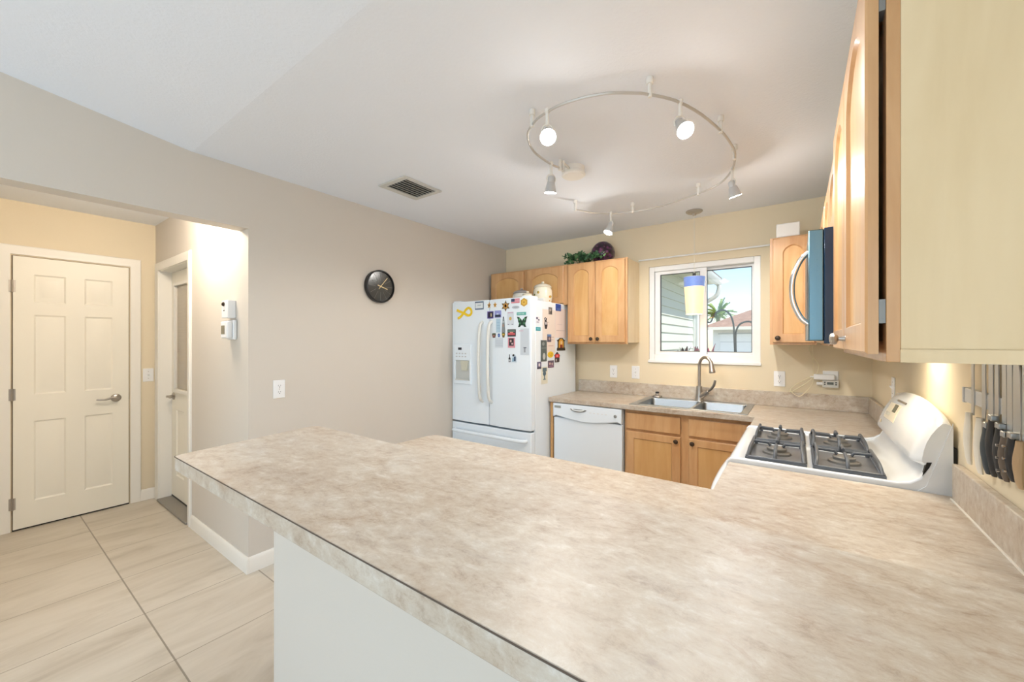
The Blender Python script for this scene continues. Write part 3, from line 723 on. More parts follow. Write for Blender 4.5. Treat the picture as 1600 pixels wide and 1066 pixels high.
bm = B(); prism(bm, [(3.02, .96), (3.036, .99), (3.042, 1.008), (3.03, 1.006)], RY0-.001, RY0+.014, lambda a, b, c: (a, c, b)); part('end_cap_gap_shade', bm, M['black'], t)  # black wedge put in for the shade below the backguard nose
bm = B(); prism(bm, [(2.985, .885), (3.03, .93), (3.046, .985), (3.05, 1.0), (3.0885, 1.14), (3.0895, .885)], RY0-.0022, RY0+.001, lambda a, b, c: (a, c, b)); part('side_cover', bm, M['enamel'], t)
# front: control panel, knobs, oven door with handle
bm = B(); box(bm, RX+.008, RX+.03, RY0+.004, RY1-.004, .775, .885); part('front_panel', bm, M['enamel'], t, bevel=.005)
for k in range(5):
    bm = B(); lathe(bm, [(.021, 0), (.020, .012), (.015, .015), (.014, .030), (0, .031)], (RX+.008, -1.17-.108*k, .84), (-1, 0, 0), 18); part('knob', bm, M['enamel'], t)
bm = B(); box(bm, RX-.005, RX+.0295, RY0+.006, RY1-.006, .22, .768); od = part('oven_door', bm, M['enamel'], t, bevel=.008, seg=3)
bm = B(); pts = spline([(RX, -1.045, .738), (RX-.045, -1.06, .748), (RX-.060, -1.15, .75), (RX-.066, -1.39, .75), (RX-.060, -1.63, .75), (RX-.045, -1.72, .748), (RX, -1.735, .738)], 6); tube(bm, pts, .017, 12); part('door_handle', bm, M['enamel'], od)
bm = B(); box(bm, RX-.0065, RX-.0045, RY0+.14, RY1-.14, .36, .62); part('oven_window', bm, M['black'], od)
bm = B(); box(bm, RX+.0, RX+.0295, RY0+.006, RY1-.006, .04, .21); part('storage_drawer', bm, M['enamel'], t, bevel=.006)
# burners and grates
zg = .9172
cols = ((2.512, 2.722), (2.734, 2.944)); rows = ((-1.372, -1.075), (-1.735, -1.400))
names = {(0, 0): 'far left', (1, 0): 'far right', (0, 1): 'near left', (1, 1): 'near right'}
for ci, (x0, x1) in enumerate(cols):
    for ri, (y0, y1) in enumerate(rows):
        cx, cy = (x0+x1)/2, (y0+y1)/2
        bm = B(); prism(bm, rrect(x0+.012, x1-.012, y0+.012, y1-.012, .02, 4), zg+.0002, zg+.002); part('burner_tray', bm, M['pan'], t, angle=60)
        bm = B(); lathe(bm, [(.052, 0), (.05, .008), (.036, .012), (.034, .017), (.037, .019), (.036, .024), (.03, .027), (0, .028)], (cx, cy, zg+.002), (0, 0, 1), 24); part('burner', bm, plain(120, 118, 114, .4, .4), t)
        bm = B(); r = .0062
        zf = zg+.012
        tube(bm, [(a, b, zf) for a, b in rrect(x0+.008, x1-.008, y0+.008, y1-.008, .018, 4)], r, 8, closed=True)
        prism(bm, [(x0+.003, y0+.003), (x1-.003, y0+.003), (x1-.003, y0+.02), (x0+.003, y0+.02)], zg+.0005, zg+.012)
        for sx in (x0+.02, x1-.02):
            for sy in (y0+.02, y1-.02): tube(bm, [(sx, sy, zg+.0008), (sx, sy, zf)], .007, 8)
        zt2 = zg+.046; xin = .012
        for sg, xe in ((1, x0+xin), (-1, x1-xin)):
            # raised side bow along y, with a finger that reaches towards the burner
            bow = spline([(xe, y0+.012, zf), (xe+sg*.004, y0+.05, zt2-.006), (xe+sg*.006, cy-.03, zt2), (xe+sg*.006, cy+.03, zt2), (xe+sg*.004, y1-.05, zt2-.006), (xe, y1-.012, zf)], 4)
            tube(bm, bow, r, 8)
            tube(bm, [(xe+sg*.006, cy, zt2), (cx-sg*.03, cy, zt2-.002), (cx-sg*.022, cy, zt2-.014)], r, 8)
        for sg, ye in ((1, y0+.012), (-1, y1-.012)):
            tube(bm, spline([(cx, ye, zf), (cx, ye+sg*.02, zt2-.006), (cx, ye+sg*.06, zt2), (cx, cy-sg*.032, zt2)], 4), r, 8)
        part('burner_grate', bm, M['iron'], t)

# ================================================================== microwave
MX = 2.735
t = thing('microwave', 'dark over the range microwave with a bowed handle', 'microwave', (2.92, -1.39, 1.395))
mw = paint('dark_microwave_shell', rgb(20, 48, 74), .12, 30, .02)  # black shell with the blue of reflected daylight put into its colour
bm = B(); box(bm, 2.768, 3.096, -1.772, -1.004, 1.392, 1.815); part('body', bm, mw, t, bevel=.003)
bm = B(); box(bm, 2.722, 2.7675, -1.772, -1.16, 1.402, 1.812); md = part('door', bm, steel('microwave_door_steel', rgb(104, 134, 148), .3), t, bevel=.004)  # door steel colour includes the blue of reflected daylight
bm = B(); box(bm, 2.722, 2.7675, -1.157, -1.006, 1.402, 1.812); part('control_panel', bm, M['black'], t, bevel=.004)
bm = B(); box(bm, 2.7205, 2.7225, -1.66, -1.24, 1.47, 1.75); part('door_window', bm, M['black'], md)
bm = B(); pts = spline([(2.724, -1.742, 1.735), (2.700, -1.742, 1.71), (2.678, -1.742, 1.655), (2.672, -1.742, 1.60), (2.678, -1.742, 1.545), (2.700, -1.742, 1.49), (2.724, -1.742, 1.465)], 5)
tube(bm, pts, .0095, 12); part('door_handle', bm, M['chrome'], md, label='bowed steel handle')
bm = B(); box(bm, 2.80, 3.05, -1.6, -1.2, 1.388, 1.3925); part('vent_grille', bm, M['steel'], t)
light('microwave_cooktop_lamp', 'AREA', (2.93, -1.55, 1.384), 2.0, (1, .84, .62), (0, 0, 0), shape='RECTANGLE', size=.3, size_y=.16)

# ================================================================== ceiling fixtures
f_, yw = 618.0, .6265
CAMP = Vector(cam.location)
FWD = Vector((-math.sin(yw), math.cos(yw), 0)); RGT = Vector((math.cos(yw), math.sin(yw), 0))
def ground(px, py, ax, val):   # where a sight line of the survey photograph meets a real plane
    d = FWD+RGT*((px-800)/f_)+Vector((0, 0, (534-py)/f_)); return CAMP+d*((val-CAMP[ax])/d[ax])
RZ = 2.372
rp = [(879.8, 265), (874.5, 262.5), (861, 256.8), (846, 247), (834, 236.6), (826.5, 223), (824.6, 212.5), (825.8, 205), (830.3, 196.8), (840, 185.5), (855, 175), (874.5, 164.5), (909, 153.3), (945, 146.5), (967.6, 145), (1000, 146), (1015.3, 148.2), (1036, 151.9), (1062.7, 160.3), (1095.6, 178.8), (1125.6, 204), (1138.8, 220), (1148.5, 240), (1143.4, 266), (1123.8, 287.5), (1091, 302.7), (1030, 323), (988.4, 331), (954.3, 334), (928, 333), (907, 329), (898.5, 327.3)]
RP = [ground(x, y, 2, RZ) for x, y in rp]
t = thing('track_light', 'curved brushed metal monorail lighting track under the kitchen ceiling', 'light track', tuple(sum(RP, Vector())/len(RP)), None)
OFF[t.name] = tuple(t.location)
bm = B(); tube(bm, spline(RP, 3), .0058, 8); part('rail', bm, plain(196, 194, 190, .35, .35), t)
for (x, y) in ((1015.3, 148.2), (831.5, 195), (1126, 204.4), (1147.5, 247), (1091, 302.7), (988.4, 331), (899, 327.4)):
    p = ground(x, y, 2, RZ); bm = B()
    tube(bm, [(p.x, p.y, RZ-.010), (p.x, p.y, 2.418)], .0085, 10); lathe(bm, [(.014, 2.414), (.014, 2.4395)], (p.x, p.y, 0), (0, 0, 1), 12)
    part('standoff', bm, M['frost'], t, bevel=.001)
c = ground(896, 262, 2, 2.44)
bm = B(); lathe(bm, [(.066, 2.4395), (.066, 2.41), (.070, 2.405), (.070, 2.392), (.062, 2.386), (0, 2.386)], (c.x, c.y, 0), (0, 0, 1), 32); part('canopy', bm, M['frost'], t)
p = RP[0]
bm = B()
for k in (0, 1):
    q = RP[0].lerp(RP[1], k*.9)+Vector((0, 0, 0)); tube(bm, [(q.x, q.y, RZ-.012), (q.x, q.y, 2.42)], .009, 10)
tube(bm, [(RP[0].x, RP[0].y, 2.41), (c.x, c.y, 2.41)], .008, 8); part('power_feed', bm, M['frost'], t)
def head(px, py, aim, label, on, watts, spill=.22):
    p = ground(px, py, 2, RZ)
    t = thing('spotlight', label, 'spotlight', (p.x, p.y, RZ), 'spotlights on the curved track')
    bm = B(); tube(bm, [(p.x, p.y, RZ+.014), (p.x, p.y, RZ-.058)], .0075, 10); tube(bm, [(p.x, p.y, RZ-.004), (p.x, p.y, RZ+.010)], .011, 10); part('stem', bm, M['frost'], t)
    d = Vector(aim).normalized(); a = d.cross(Vector((0, 0, 1))); a = a.normalized() if a.length > .05 else Vector((RGT.x, RGT.y, 0))
    j = Vector((p.x, p.y, RZ-.058)); piv = j+Vector((0, 0, -.03))
    bm = B(); tube(bm, spline([piv-a*.021+Vector((0, 0, -.010)), piv-a*.024+Vector((0, 0, .012)), j-a*.012, j+a*.012, piv+a*.024+Vector((0, 0, .012)), piv+a*.021+Vector((0, 0, -.010))], 4), .0032, 8); part('yoke', bm, M['frost'], t)
    bm = B(); lathe(bm, [(0, -.022), (.014, -.022), (.018, -.016), (.0185, .010), (.022, .014), (.034, .066), (.0325, .066), (.021, .018), (0, .018)], piv, d, 24); part('shade', bm, M['silver'], t)
    bm = B(); lathe(bm, [(.0, .018), (.0285, .052), (.029, .055), (.02, .060), (0, .062)], piv, d, 20); part('bulb', bm, M['lens'] if on else M['frost'], t)
    e = piv+d*.075
    # frosted reflector bulb: a wide beam and some spill sideways past the rim of the shade
    light('spotlight_beam', 'SPOT', e, watts*.8, (1, .97, .92), (0, 0, 0), spot_size=math.radians(174), spot_blend=.35, shadow_soft_size=.03)
    light('spotlight_spill', 'POINT', e, watts*spill, (1, .97, .93), shadow_soft_size=.02)
head(855, 175, (.35, -.5, -.55), 'lit track spotlight at the left bend of the rail glaring at the camera', True, 19, .04)
head(1062.7, 160.3, (.35, -.42, -.6), 'lit track spotlight on the near right of the rail above the range side', True, 19, .04)
head(861, 256.8, (-.15, .12, -1), 'silver track spotlight hanging beside the round track canopy', True, 19)
head(1144, 265, (.22, .25, -1), 'silver track spotlight at the right end joint of the rail', True, 19)
head(954.3, 334, (-.18, -.30, -.8), 'lit track spotlight nearest the wall cabinets, on the far rail end', True, 5.5, .75)
# pendant over the sink
px_, py_ = 2.02, -.20
t = thing('pendant_lamp', 'pendant lamp with a blue banded glass shade over the sink', 'pendant lamp', (px_, py_, 2.44))
bm = B(); lathe(bm, [(.062, 2.4395), (.062, 2.432), (.050, 2.424), (.018, 2.418), (.012, 2.405), (0, 2.404)], (px_, py_, 0), (0, 0, 1), 32); part('canopy', bm, M['nickel'], t)
bm = B(); tube(bm, [(px_, py_, 2.41), (px_, py_, 1.94)], .0022, 6); part('cord', bm, plain(226, 222, 210, .5), t)
bm = B(); lathe(bm, [(.012, 1.945), (.012, 1.92), (.03, 1.912), (.03, 1.902), (0, 1.902)], (px_, py_, 0), (0, 0, 1), 16); part('socket_cap', bm, M['dark'], t)
def shade(z0, z1, r0, r1, th=.003):
    bm = B(); seg = 36
    prof = [(r0, z0), (r1, z1), (r1-th, z1), (r0-th, z0)]
    R = [[bm.verts.new((px_+r*math.cos(2*PI*k/seg), py_+r*math.sin(2*PI*k/seg), z)) for k in range(seg)] for r, z in prof]
    for i in range(4):
        A, C = R[i], R[(i+1) % 4]
        for k in range(seg): bm.faces.new((A[k], A[(k+1) % seg], C[(k+1) % seg], C[k]))
    return bm
gw = NT('lit_white_glass'); v = gw.coords((1, 1, 1)); n = gw.noise(v, 30, 3); gw.set(gw.mix(n, rgb(236, 206, 152), rgb(240, 214, 166)), .3, emit=(1, .74, .40, 1), estr=.55, coat=.3)
gb = NT('blue_glass_band'); v = gb.coords(); n = gb.noise(v, 60, 3); gb.set(gb.mix(n, rgb(92, 120, 190), rgb(120, 146, 208)), .25, emit=(.16, .28, .68, 1), estr=.22, coat=.4)
sh = part('shade', shade(1.618, 1.835, .060, .074), gw.m, t)
part('blue_band', shade(1.835, 1.912, .074, .079), gb.m, sh, label='blue glass band')
bm = B(); lathe(bm, [(.074, 1.9121), (.079, 1.9121), (.079, 1.9135), (.03, 1.914), (.012, 1.914)], (px_, py_, 0), (0, 0, 1), 30); part('shade_top', bm, M['frost'], sh)
bm = B(); ellip(bm, (px_, py_, 1.78), .026, .026, .036); part('bulb', bm, emis('pendant_bulb', (1, .85, .6, 1), 12), t)
light('pendant_bulb_lamp', 'POINT', (px_, py_, 1.70), 9, (1, .84, .62), shadow_soft_size=.04)
# ceiling vent
t = thing('ceiling_vent', 'white slatted air vent in the ceiling above the clock', 'vent', (.565, -1.835, 2.44))
vx0, vx1, vy0, vy1 = .432, .70, -2.0, -1.68
bm = B()
for q in ((vx0, vx1, vy0, vy0+.035), (vx0, vx1, vy1-.035, vy1), (vx0, vx0+.04, vy0+.035, vy1-.035), (vx1-.028, vx1, vy0+.035, vy1-.035)): box(bm, *q, 2.430, 2.4395)
part('frame', bm, plain(205, 204, 198, .5), t, bevel=.002)
bm = B(); box(bm, vx0+.04, vx1-.028, vy0+.035, vy1-.035, 2.4365, 2.4395); part('duct_shade', bm, M['black'], t)  # black plate standing for the shade in the duct behind the slats
for k in range(7):
    x = vx0+.056+k*.0285; bm = B(); ang = .7
    prism(bm, [(x-.010, 2.436), (x+.006, 2.424), (x+.0085, 2.4255), (x-.0075, 2.4375)], vy0+.036, vy1-.036, lambda a, b, c: (a, c, b)); part('slat', bm, plain(196, 196, 190, .5), t)

# ================================================================== wall fittings
def plate(name, label, F, u, v, kind, loc, group=None, w=.072, h=.116, cat='outlet'):
    t = thing(name, label, cat, loc, group)
    bm = B(); mbox(bm, F, u-w/2, u+w/2, v-h/2, v+h/2, .0006, .006); part('cover_plate', bm, M['vinyl'], t, bevel=.003)
    if kind == 'outlet':
        for s in (-1, 1):
            bm = B(); prism(bm, rrect(u-.016, u+.016, v+s*.020-.0135, v+s*.020+.0135, .006, 4), .006, .0085, F); r = part('socket', bm, M['vinyl'], t)
            bm = B()
            mbox(bm, F, u-.0075, u-.0055, v+s*.020-.002, v+s*.020+.007, .0083, .0088); mbox(bm, F, u+.0055, u+.0075, v+s*.020-.001, v+s*.020+.006, .0083, .0088)
            mbox(bm, F, u-.0025, u+.0025, v+s*.020-.010, v+s*.020-.005, .0083, .0088); part('slots', bm, M['dark'], r)
        bm = B(); lathe(bm, [(.003, .006), (.003, .0072), (0, .0074)], F(u, v, 0), Vector(F(u, v, 1))-Vector(F(u, v, 0)), 10); part('screw', bm, M['nickel'], t)
    else:
        bm = B(); prism(bm, [(v-.009, .006), (v+.009, .006), (v+.012, .017), (v+.006, .018)], u-.0055, u+.0055, lambda a, b, c: F(c, a, b)); part('toggle', bm, M['vinyl'], t)
        for s in (-1, 1):
            bm = B(); lathe(bm, [(.003, .006), (.003, .0072), (0, .0074)], F(u, v+s*.03, 0), Vector(F(u, v, 1))-Vector(F(u, v, 0)), 10); part('screw', bm, M['nickel'], t)
    return t
Fk = F_win(0)
plate('wall_outlet', 'white outlet on the window wall nearest the fridge', Fk, 1.273, 1.116, 'outlet', (1.273, 0, 1.058))
plate('light_switch', 'white wall switch between the outlet and the sink window', Fk, 1.484, 1.117, 'switch', (1.484, 0, 1.058), cat='switch')
plate('wall_outlet', 'white outlet on the window wall right of the tap', Fk, 2.577, 1.118, 'outlet', (2.577, 0, 1.06))
plate('wall_outlet', 'white outlet near the corner with an adapter and a small display plugged in', Fk, 2.878, 1.130, 'outlet', (2.878, 0, 1.07), w=.088, h=.12)
plate('wall_outlet', 'white outlet on the beige clock wall above the bar end', F_left(0), -2.431, 1.096, 'outlet', (0, -2.431, 1.04))
plate('light_switch', 'white toggle switch on the hall wall beside the six panel door', F_left(-1.99), -2.655, 1.103, 'switch', (-1.99, -2.655, 1.045), cat='switch')
plate('light_switch', 'cream switch on the right wall above the range backguard', F_right(XR), -.745, 1.155, 'switch', (XR, -.745, 1.1), cat='switch', w=.07, h=.112)
# things plugged in near the corner
t = thing('power_adapter', 'white power adapter plugged in above the little display', 'adapter', (2.84, -.04, 1.14))
bm = B(); box(bm, 2.782, 2.90, -.046, -.0095, 1.128, 1.166); part('adapter_body', bm, M['vinyl'], t, bevel=.005)
bm = B(); tube(bm, spline([(2.782, -.028, 1.146), (2.765, -.028, 1.146), (2.765, -.028, 1.147)], 2), .005, 8); part('strain_relief', bm, M['vinyl'], t)
t = thing('digital_timer', 'small white digital display unit under the adapter', 'timer', (2.86, -.03, 1.07))
bm = B(); box(bm, 2.832, 2.922, -.030, -.0095, 1.072, 1.126); part('housing', bm, plain(214, 214, 208, .4), t, bevel=.004)
bm = B(); box(bm, 2.857, 2.893, -.0312, -.0299, 1.094, 1.112); part('display', bm, plain(92, 98, 92, .25), t)
for x in (2.84, 2.902):
    for z in (1.092, 1.106):
        bm = B(); box(bm, x, x+.009, -.0316, -.0299, z, z+.008); part('button', bm, M['dark'], t)
bm = B(); lathe(bm, [(.012, 0), (.012, .03), (.008, .034), (0, .034)], (2.832, -.02, 1.098), (-1, 0, 0), 14); part('plug', bm, M['vinyl'], t)
cordm = plain(232, 222, 190, .5)
bm = B(); tube(bm, spline([(2.757, -.30, 1.385), (2.755, -.10, 1.345), (2.775, -.035, 1.29), (2.806, -.03, 1.24), (2.808, -.03, 1.20), (2.790, -.03, 1.155), (2.73, -.034, 1.09), (2.66, -.034, 1.035), (2.64, -.036, 1.029)], 6), .0028, 6)
single('cable', bm, cordm, 'cream cord dropping from the narrow cabinet and down to the backsplash', 'cable')
bm = B(); tube(bm, spline([(2.772, -.30, 1.385), (2.775, -.1, 1.34), (2.778, -.03, 1.29), (2.776, -.0285, 1.26), (2.78, -.012, 1.18)], 5)+spline([(2.78, -.012, 1.17), (2.775, -.03, 1.10), (2.74, -.038, 1.04), (2.70, -.042, 1.0), (2.66, -.038, 1.02), (2.645, -.030, 1.045), (2.68, -.02, 1.085), (2.76, -.02, 1.142)], 6), .0022, 6)
single('cable', bm, cordm, 'thin cream cord looping over the backsplash below the adapter', 'cable')
# thermostat and sensor on the hall wall
Fh = lambda u, v, w: (u, YO-w, v)
t = thing('motion_sensor', 'white wall box with a small dark lens above the thermostat', 'sensor', (-.235, YO, 1.545))
bm = B(); mbox(bm, Fh, -.285, -.182, 1.548, 1.66, .0006, .046); part('housing', bm, M['vinyl'], t, bevel=.004)
bm = B(); lathe(bm, [(.014, .046), (.012, .054), (.006, .058), (0, .059)], Fh(-.245, 1.635, 0), (0, -1, 0), 14); part('lens', bm, M['bronze'], t)
bm = B(); mbox(bm, Fh, -.25, -.235, 1.592, 1.598, .046, .048); part('indicator', bm, M['dark'], t)
t = thing('thermostat', 'white wall thermostat with a small grey screen below the motion sensor', 'thermostat', (-.23, YO, 1.415))
bm = B(); mbox(bm, Fh, -.282, -.165, 1.412, 1.536, .0006, .022); part('back_plate', bm, M['vinyl'], t, bevel=.006)
bm = B(); mbox(bm, Fh, -.275, -.172, 1.42, 1.526, .0221, .055); part('housing', bm, M['vinyl'], t, bevel=.008, seg=3)
bm = B(); mbox(bm, Fh, -.262, -.205, 1.445, 1.50, .0548, .0562); part('screen', bm, plain(130, 122, 100, .25), t)
# clock
Fl = F_left(0)
cy, cz, cr = -1.694, 1.833, .128
t = thing('wall_clock', 'round black wall clock with thin rays and gold hands', 'clock', (0, cy, cz-cr))
bm = B(); seg = 48
lathe(bm, [(cr-.004, .001), (cr, .006), (cr, .040), (cr-.004, .044), (cr-.010, .044), (cr-.012, .030), (0, .030)], (0, cy, cz), (1, 0, 0), 56); part('case', bm, M['black'], t)
bm = B(); lathe(bm, [(cr-.0125, .0302), (cr-.0125, .0312), (0, .0312)], (0, cy, cz), (1, 0, 0), 48); fc = part('face', bm, plain(58, 58, 56, .12, 0, .6), t)
for k in range(12):
    a = 2*PI*k/12; c_, s_ = math.sin(a), math.cos(a); bm = B()
    r0, r1, hw = (.045, .112, .0011)
    prism(bm, [(cy+c_*r0-s_*hw, cz+s_*r0+c_*hw), (cy+c_*r1-s_*hw, cz+s_*r1+c_*hw), (cy+c_*r1+s_*hw, cz+s_*r1-c_*hw), (cy+c_*r0+s_*hw, cz+s_*r0-c_*hw)], .0312, .0318, Fl); part('hour_mark', bm, plain(112, 112, 108, .4), fc)
gold = plain(226, 206, 160, .35, .3)
def hand(name, ang, L, hw, w):
    a = math.radians(ang); c_, s_ = math.sin(a), math.cos(a); bm = B()
    prism(bm, [(cy-c_*.028-s_*hw, cz-s_*.028+c_*hw), (cy+c_*L-s_*hw, cz+s_*L+c_*hw), (cy+c_*L+s_*hw, cz+s_*L-c_*hw), (cy-c_*.028+s_*hw, cz-s_*.028-c_*hw)], w, w+.0012, Fl); part(name, bm, gold, t)
hand('minute_hand', 40, .094, .0022, .0352); hand('hour_hand', 106, .066, .0032, .0334)
bm = B(); lathe(bm, [(.006, .0315), (.006, .038), (0, .0385)], (0, cy, cz), (1, 0, 0), 14); part('hub', bm, gold, t)

# ================================================================== knives on a magnetic strip
Fr = F_right(XR)
t = thing('knife_rack', 'magnetic knife strip on the right wall behind the knives', 'knife rack', (XR, -2.2, 1.23))
bm = B(); mbox(bm, Fr, -2.43, -1.888, 1.224, 1.264, .0006, .015); part('strip', bm, plain(214, 218, 222, .4), t, bevel=.002)
bm = B(); mbox(bm, Fr, -2.432, -2.42, 1.222, 1.266, .0004, .017); mbox(bm, Fr, -1.898, -1.886, 1.222, 1.266, .0004, .017); part('end_cap', bm, plain(190, 196, 204, .35), t)
def knife(u, zt, zb, bt, bw, label, hmat, hw, curve=0.0, rivets=False, bolster=True):
    t = thing('kitchen_knife', label, 'knife', (XR-.02, u, zb), 'knives on the magnetic strip')
    bm = B(); w0 = .0155
    prism(bm, [(u+bw/2, zt-.006), (u+bw/2, bt-.09), (u+bw*.42, bt-.03), (u+bw*.35, bt), (u+bw*.1, bt-.01), (u-bw*.35, bt-.07), (u-bw/2, zt+.03), (u-bw*.3, zt-.006)], w0, w0+.0022, Fr); part('blade', bm, M['blade'], t, smooth=False)
    h = zt-zb; n = 9; bm = B(); rings = []
    for k in range(n):
        s = k/(n-1); z = zt-h*s; off = curve*math.sin(PI*s*1.6); ww = hw*(.42+.12*math.sin(PI*s*2-.6)+.10*s); th = .0072*(1-.15*math.cos(2*PI*s))
        if k == n-1: ww *= .75; th *= .7
        rings.append([bm.verts.new(Fr(u+off+ww*math.cos(2*PI*q/12), z, .0185+th+th*math.sin(2*PI*q/12))) for q in range(12)])
    for A, C in zip(rings, rings[1:]):
        for q in range(12): bm.faces.new((A[q], A[(q+1) % 12], C[(q+1) % 12], C[q]))
    bm.faces.new(rings[0][::-1]); bm.faces.new(rings[-1]); hd = part('handle', bm, hmat, t)
    if bolster:
        bm = B(); mbox(bm, Fr, u-hw*.45, u+hw*.45, zt-.002, zt+.012, .0152, .030); part('bolster', bm, M['steel'], t, bevel=.002)
    if rivets:
        for s in (.22, .5, .78):
            bm = B(); lathe(bm, [(.0035, 0), (.0035, .004), (0, .0045)], Fr(u+curve*math.sin(PI*s*1.6), zt-h*s, .034), Vector(Fr(0, 0, 1))-Vector(Fr(0, 0, 0)), 10); part('rivet', bm, M['chrome'], hd)
    return t
wh = plain(232, 228, 216, .4); bk = plain(40, 40, 42, .45); br = plain(104, 92, 80, .55); wd_ = plain(186, 158, 122, .55)
def ku(px, py): return ground(px, py, 0, 3.078).y
knife(ku(1516, 680), 1.202, 1.060, 1.42, .020, 'first white handled knife on the strip, nearest the range', wh, .032, bolster=False)
knife(ku(1533, 682), 1.200, 1.055, 1.44, .026, 'second white handled knife on the strip, beside the black ones', wh, .034, bolster=False)
knife(ku(1544, 688), 1.184, 1.068, 1.45, .030, 'dark grey knife between a white handled knife and the curved black one', plain(62, 70, 76, .45), .024, .004)
knife(ku(1553, 682), 1.208, 1.072, 1.43, .024, 'black knife with a curved handle and bright steel bolster', bk, .026, .006)
knife(ku(1564.5, 688), 1.196, 1.078, 1.46, .026, 'black slim knife left of the riveted brown handled knife', bk, .026, .004)
knife(ku(1573, 695), 1.182, 1.080, 1.45, .030, 'brown grey riveted knife among the black handled ones', br, .024, .003, True)
knife(ku(1584, 692), 1.186, 1.090, 1.40, .040, 'wide bladed chef knife with a black riveted handle', bk, .026, .003, True)
knife(ku(1597, 696), 1.186, 1.085, 1.42, .030, 'knife with a plain light wooden handle at the right edge of the photo', wd_, .028, .0, False, False)

# ================================================================== on top of the cabinets and the fridge
bm = B(); box(bm, 2.568, 2.702, -.31, -.16, CT+.0005, 2.212); t = single('storage_box', bm, M['white'], 'plain white box standing on the narrow cabinet right of the window', 'box', bevel=.006)
t = thing('vase', 'round purple mottled glass vase on the tall cabinet', 'vase', (1.236, -.17, CT))
vm = NT('purple_mottled_glass'); v = vm.coords(); vo = vm.node('ShaderNodeTexVoronoi'); vm.l.new(v, vo.inputs['Vector']); vo.inputs['Scale'].default_value = 34
vm.set(vm.ramp(vo.outputs['Distance'], [(.1, rgb(112, 52, 100)), (.35, rgb(74, 30, 66)), (.6, rgb(36, 16, 34))]), .18, coat=.4)
bm = B(); lathe(bm, [(0, .0005), (.05, .0005), (.075, .012), (.105, .055), (.110, .095), (.100, .135), (.075, .170), (.045, .192), (.030, .196), (.026, .192), (.03, .18), (0, .17)], (1.236, -.17, CT), (0, 0, 1), 32); part('vase_body', bm, vm.m, t)
t = thing('ivy', 'trailing artificial ivy in front of the purple vase', 'plant', (1.02, -.19, CT))
lm = NT('ivy_leaf'); v = lm.coords(); n = lm.noise(v, 22, 3); lm.set(lm.ramp(n, [(.35, rgb(30, 62, 38)), (.5, rgb(58, 102, 62)), (.68, rgb(110, 148, 98))]), .45)
bm = B(); stems = B(); rnd = random.Random(3)
def leaf(bm, c, d, n, L, W):
    d = d.normalized(); s = d.cross(n).normalized(); n = s.cross(d)
    pts = [(0, 0, 0), (.25, .5, .06), (.5, .28, .03), (.62, .34, .04), (1, 0, -.08), (.62, -.34, .04), (.5, -.28, .03), (.25, -.5, .06)]
    vs = [bm.verts.new(c+d*(a*L)+s*(b*W)+n*(e*L)) for a, b, e in pts]; m = bm.verts.new(c+d*(.5*L)-n*(.03*L))
    for i in range(len(vs)): bm.faces.new((vs[i], vs[(i+1) % len(vs)], m))
for k in range(18):
    tx = rnd.uniform(-.13, .14); tz = max(.01, .15*(1-abs((tx-.01)/.16)**1.3))*rnd.uniform(.25, 1.15); ty = rnd.uniform(-.09, .06)
    if k > 13: tx = rnd.uniform(.14, .30); tz = rnd.uniform(.01, .05); ty = rnd.uniform(-.10, -.07)
    base = Vector((1.0, -.19, CT+.02)) if k <= 13 else Vector((1.1, -.26, CT+.02))
    tip = Vector((1.0+tx, -.19+ty-(.0 if k <= 13 else .03), CT+.012+tz)); mid = (base+tip)/2+Vector((0, 0, .03))
    sp = spline([base, mid, tip], 5); tube(stems, sp, .0016, 5)
    for q in sp[4:]:
        for _ in range(2):
            d = Vector((rnd.uniform(-1, 1), rnd.uniform(-1, .4), rnd.uniform(-.5, .7))); leaf(bm, q+d*.006, d, Vector((rnd.uniform(-.5, .5), -1, rnd.uniform(0, 1))), rnd.uniform(.026, .044), rnd.uniform(.024, .036))
for v_ in bm.verts: v_.co.z = max(v_.co.z, CT+.002)
for v_ in stems.verts: v_.co.z = max(v_.co.z, CT+.001)
part('foliage', bm, lm.m, t, smooth=False); part('stems', stems, plain(70, 84, 50, .6), t)
floral = NT('floral_ceramic'); v = floral.coords(); vo = floral.node('ShaderNodeTexVoronoi'); floral.l.new(v, vo.inputs['Vector']); vo.inputs['Scale'].default_value = 24
n = floral.noise(v, 11, 3); z_ = floral.node('ShaderNodeSeparateXYZ'); floral.l.new(v, z_.inputs[0])
low = floral.math('LESS_THAN', z_.outputs[2], .115); sp = floral.math('MULTIPLY', floral.math('LESS_THAN', vo.outputs['Distance'], .30), low)
fcol = floral.ramp(n, [(.4, rgb(104, 122, 66)), (.5, rgb(214, 176, 84)), (.6, rgb(196, 112, 84))]); floral.set(floral.mix(sp, rgb(238, 232, 214), fcol), .2, coat=.5)
FT = FZ-.0215
def jar(name, label, x, y, r, h, mat, lidh, lidm, knob=True):
    t = thing(name, label, 'canister', (x, y, FT))
    bm = B(); lathe(bm, [(0, .0006), (r*.82, .0006), (r*.92, .012), (r, h*.45), (r*.98, h*.8), (r*.86, h*.97), (r*.84, h), (0, h)], (x, y, FT), (0, 0, 1), 28); part('jar_body', bm, mat, t)
    bm = B(); lathe(bm, [(r*.9, h+.0003), (r*.93, h+.006), (r*.8, h+lidh*.55), (r*.4, h+lidh*.9), (0, h+lidh)], (x, y, FT), (0, 0, 1), 28); l = part('lid', bm, lidm, t)
    if knob: bm = B(); lathe(bm, [(.008, lidh*.9), (.014, lidh+.008), (.012, lidh+.016), (0, lidh+.018)], (x, y, FT+h), (0, 0, 1), 14); part('knob', bm, lidm, l)
    return t
jar('canister', 'tall cream floral canister with a domed lid on the fridge', .755, -.44, .092, .150, floral.m, .042, plain(232, 226, 208, .2, 0, .5))
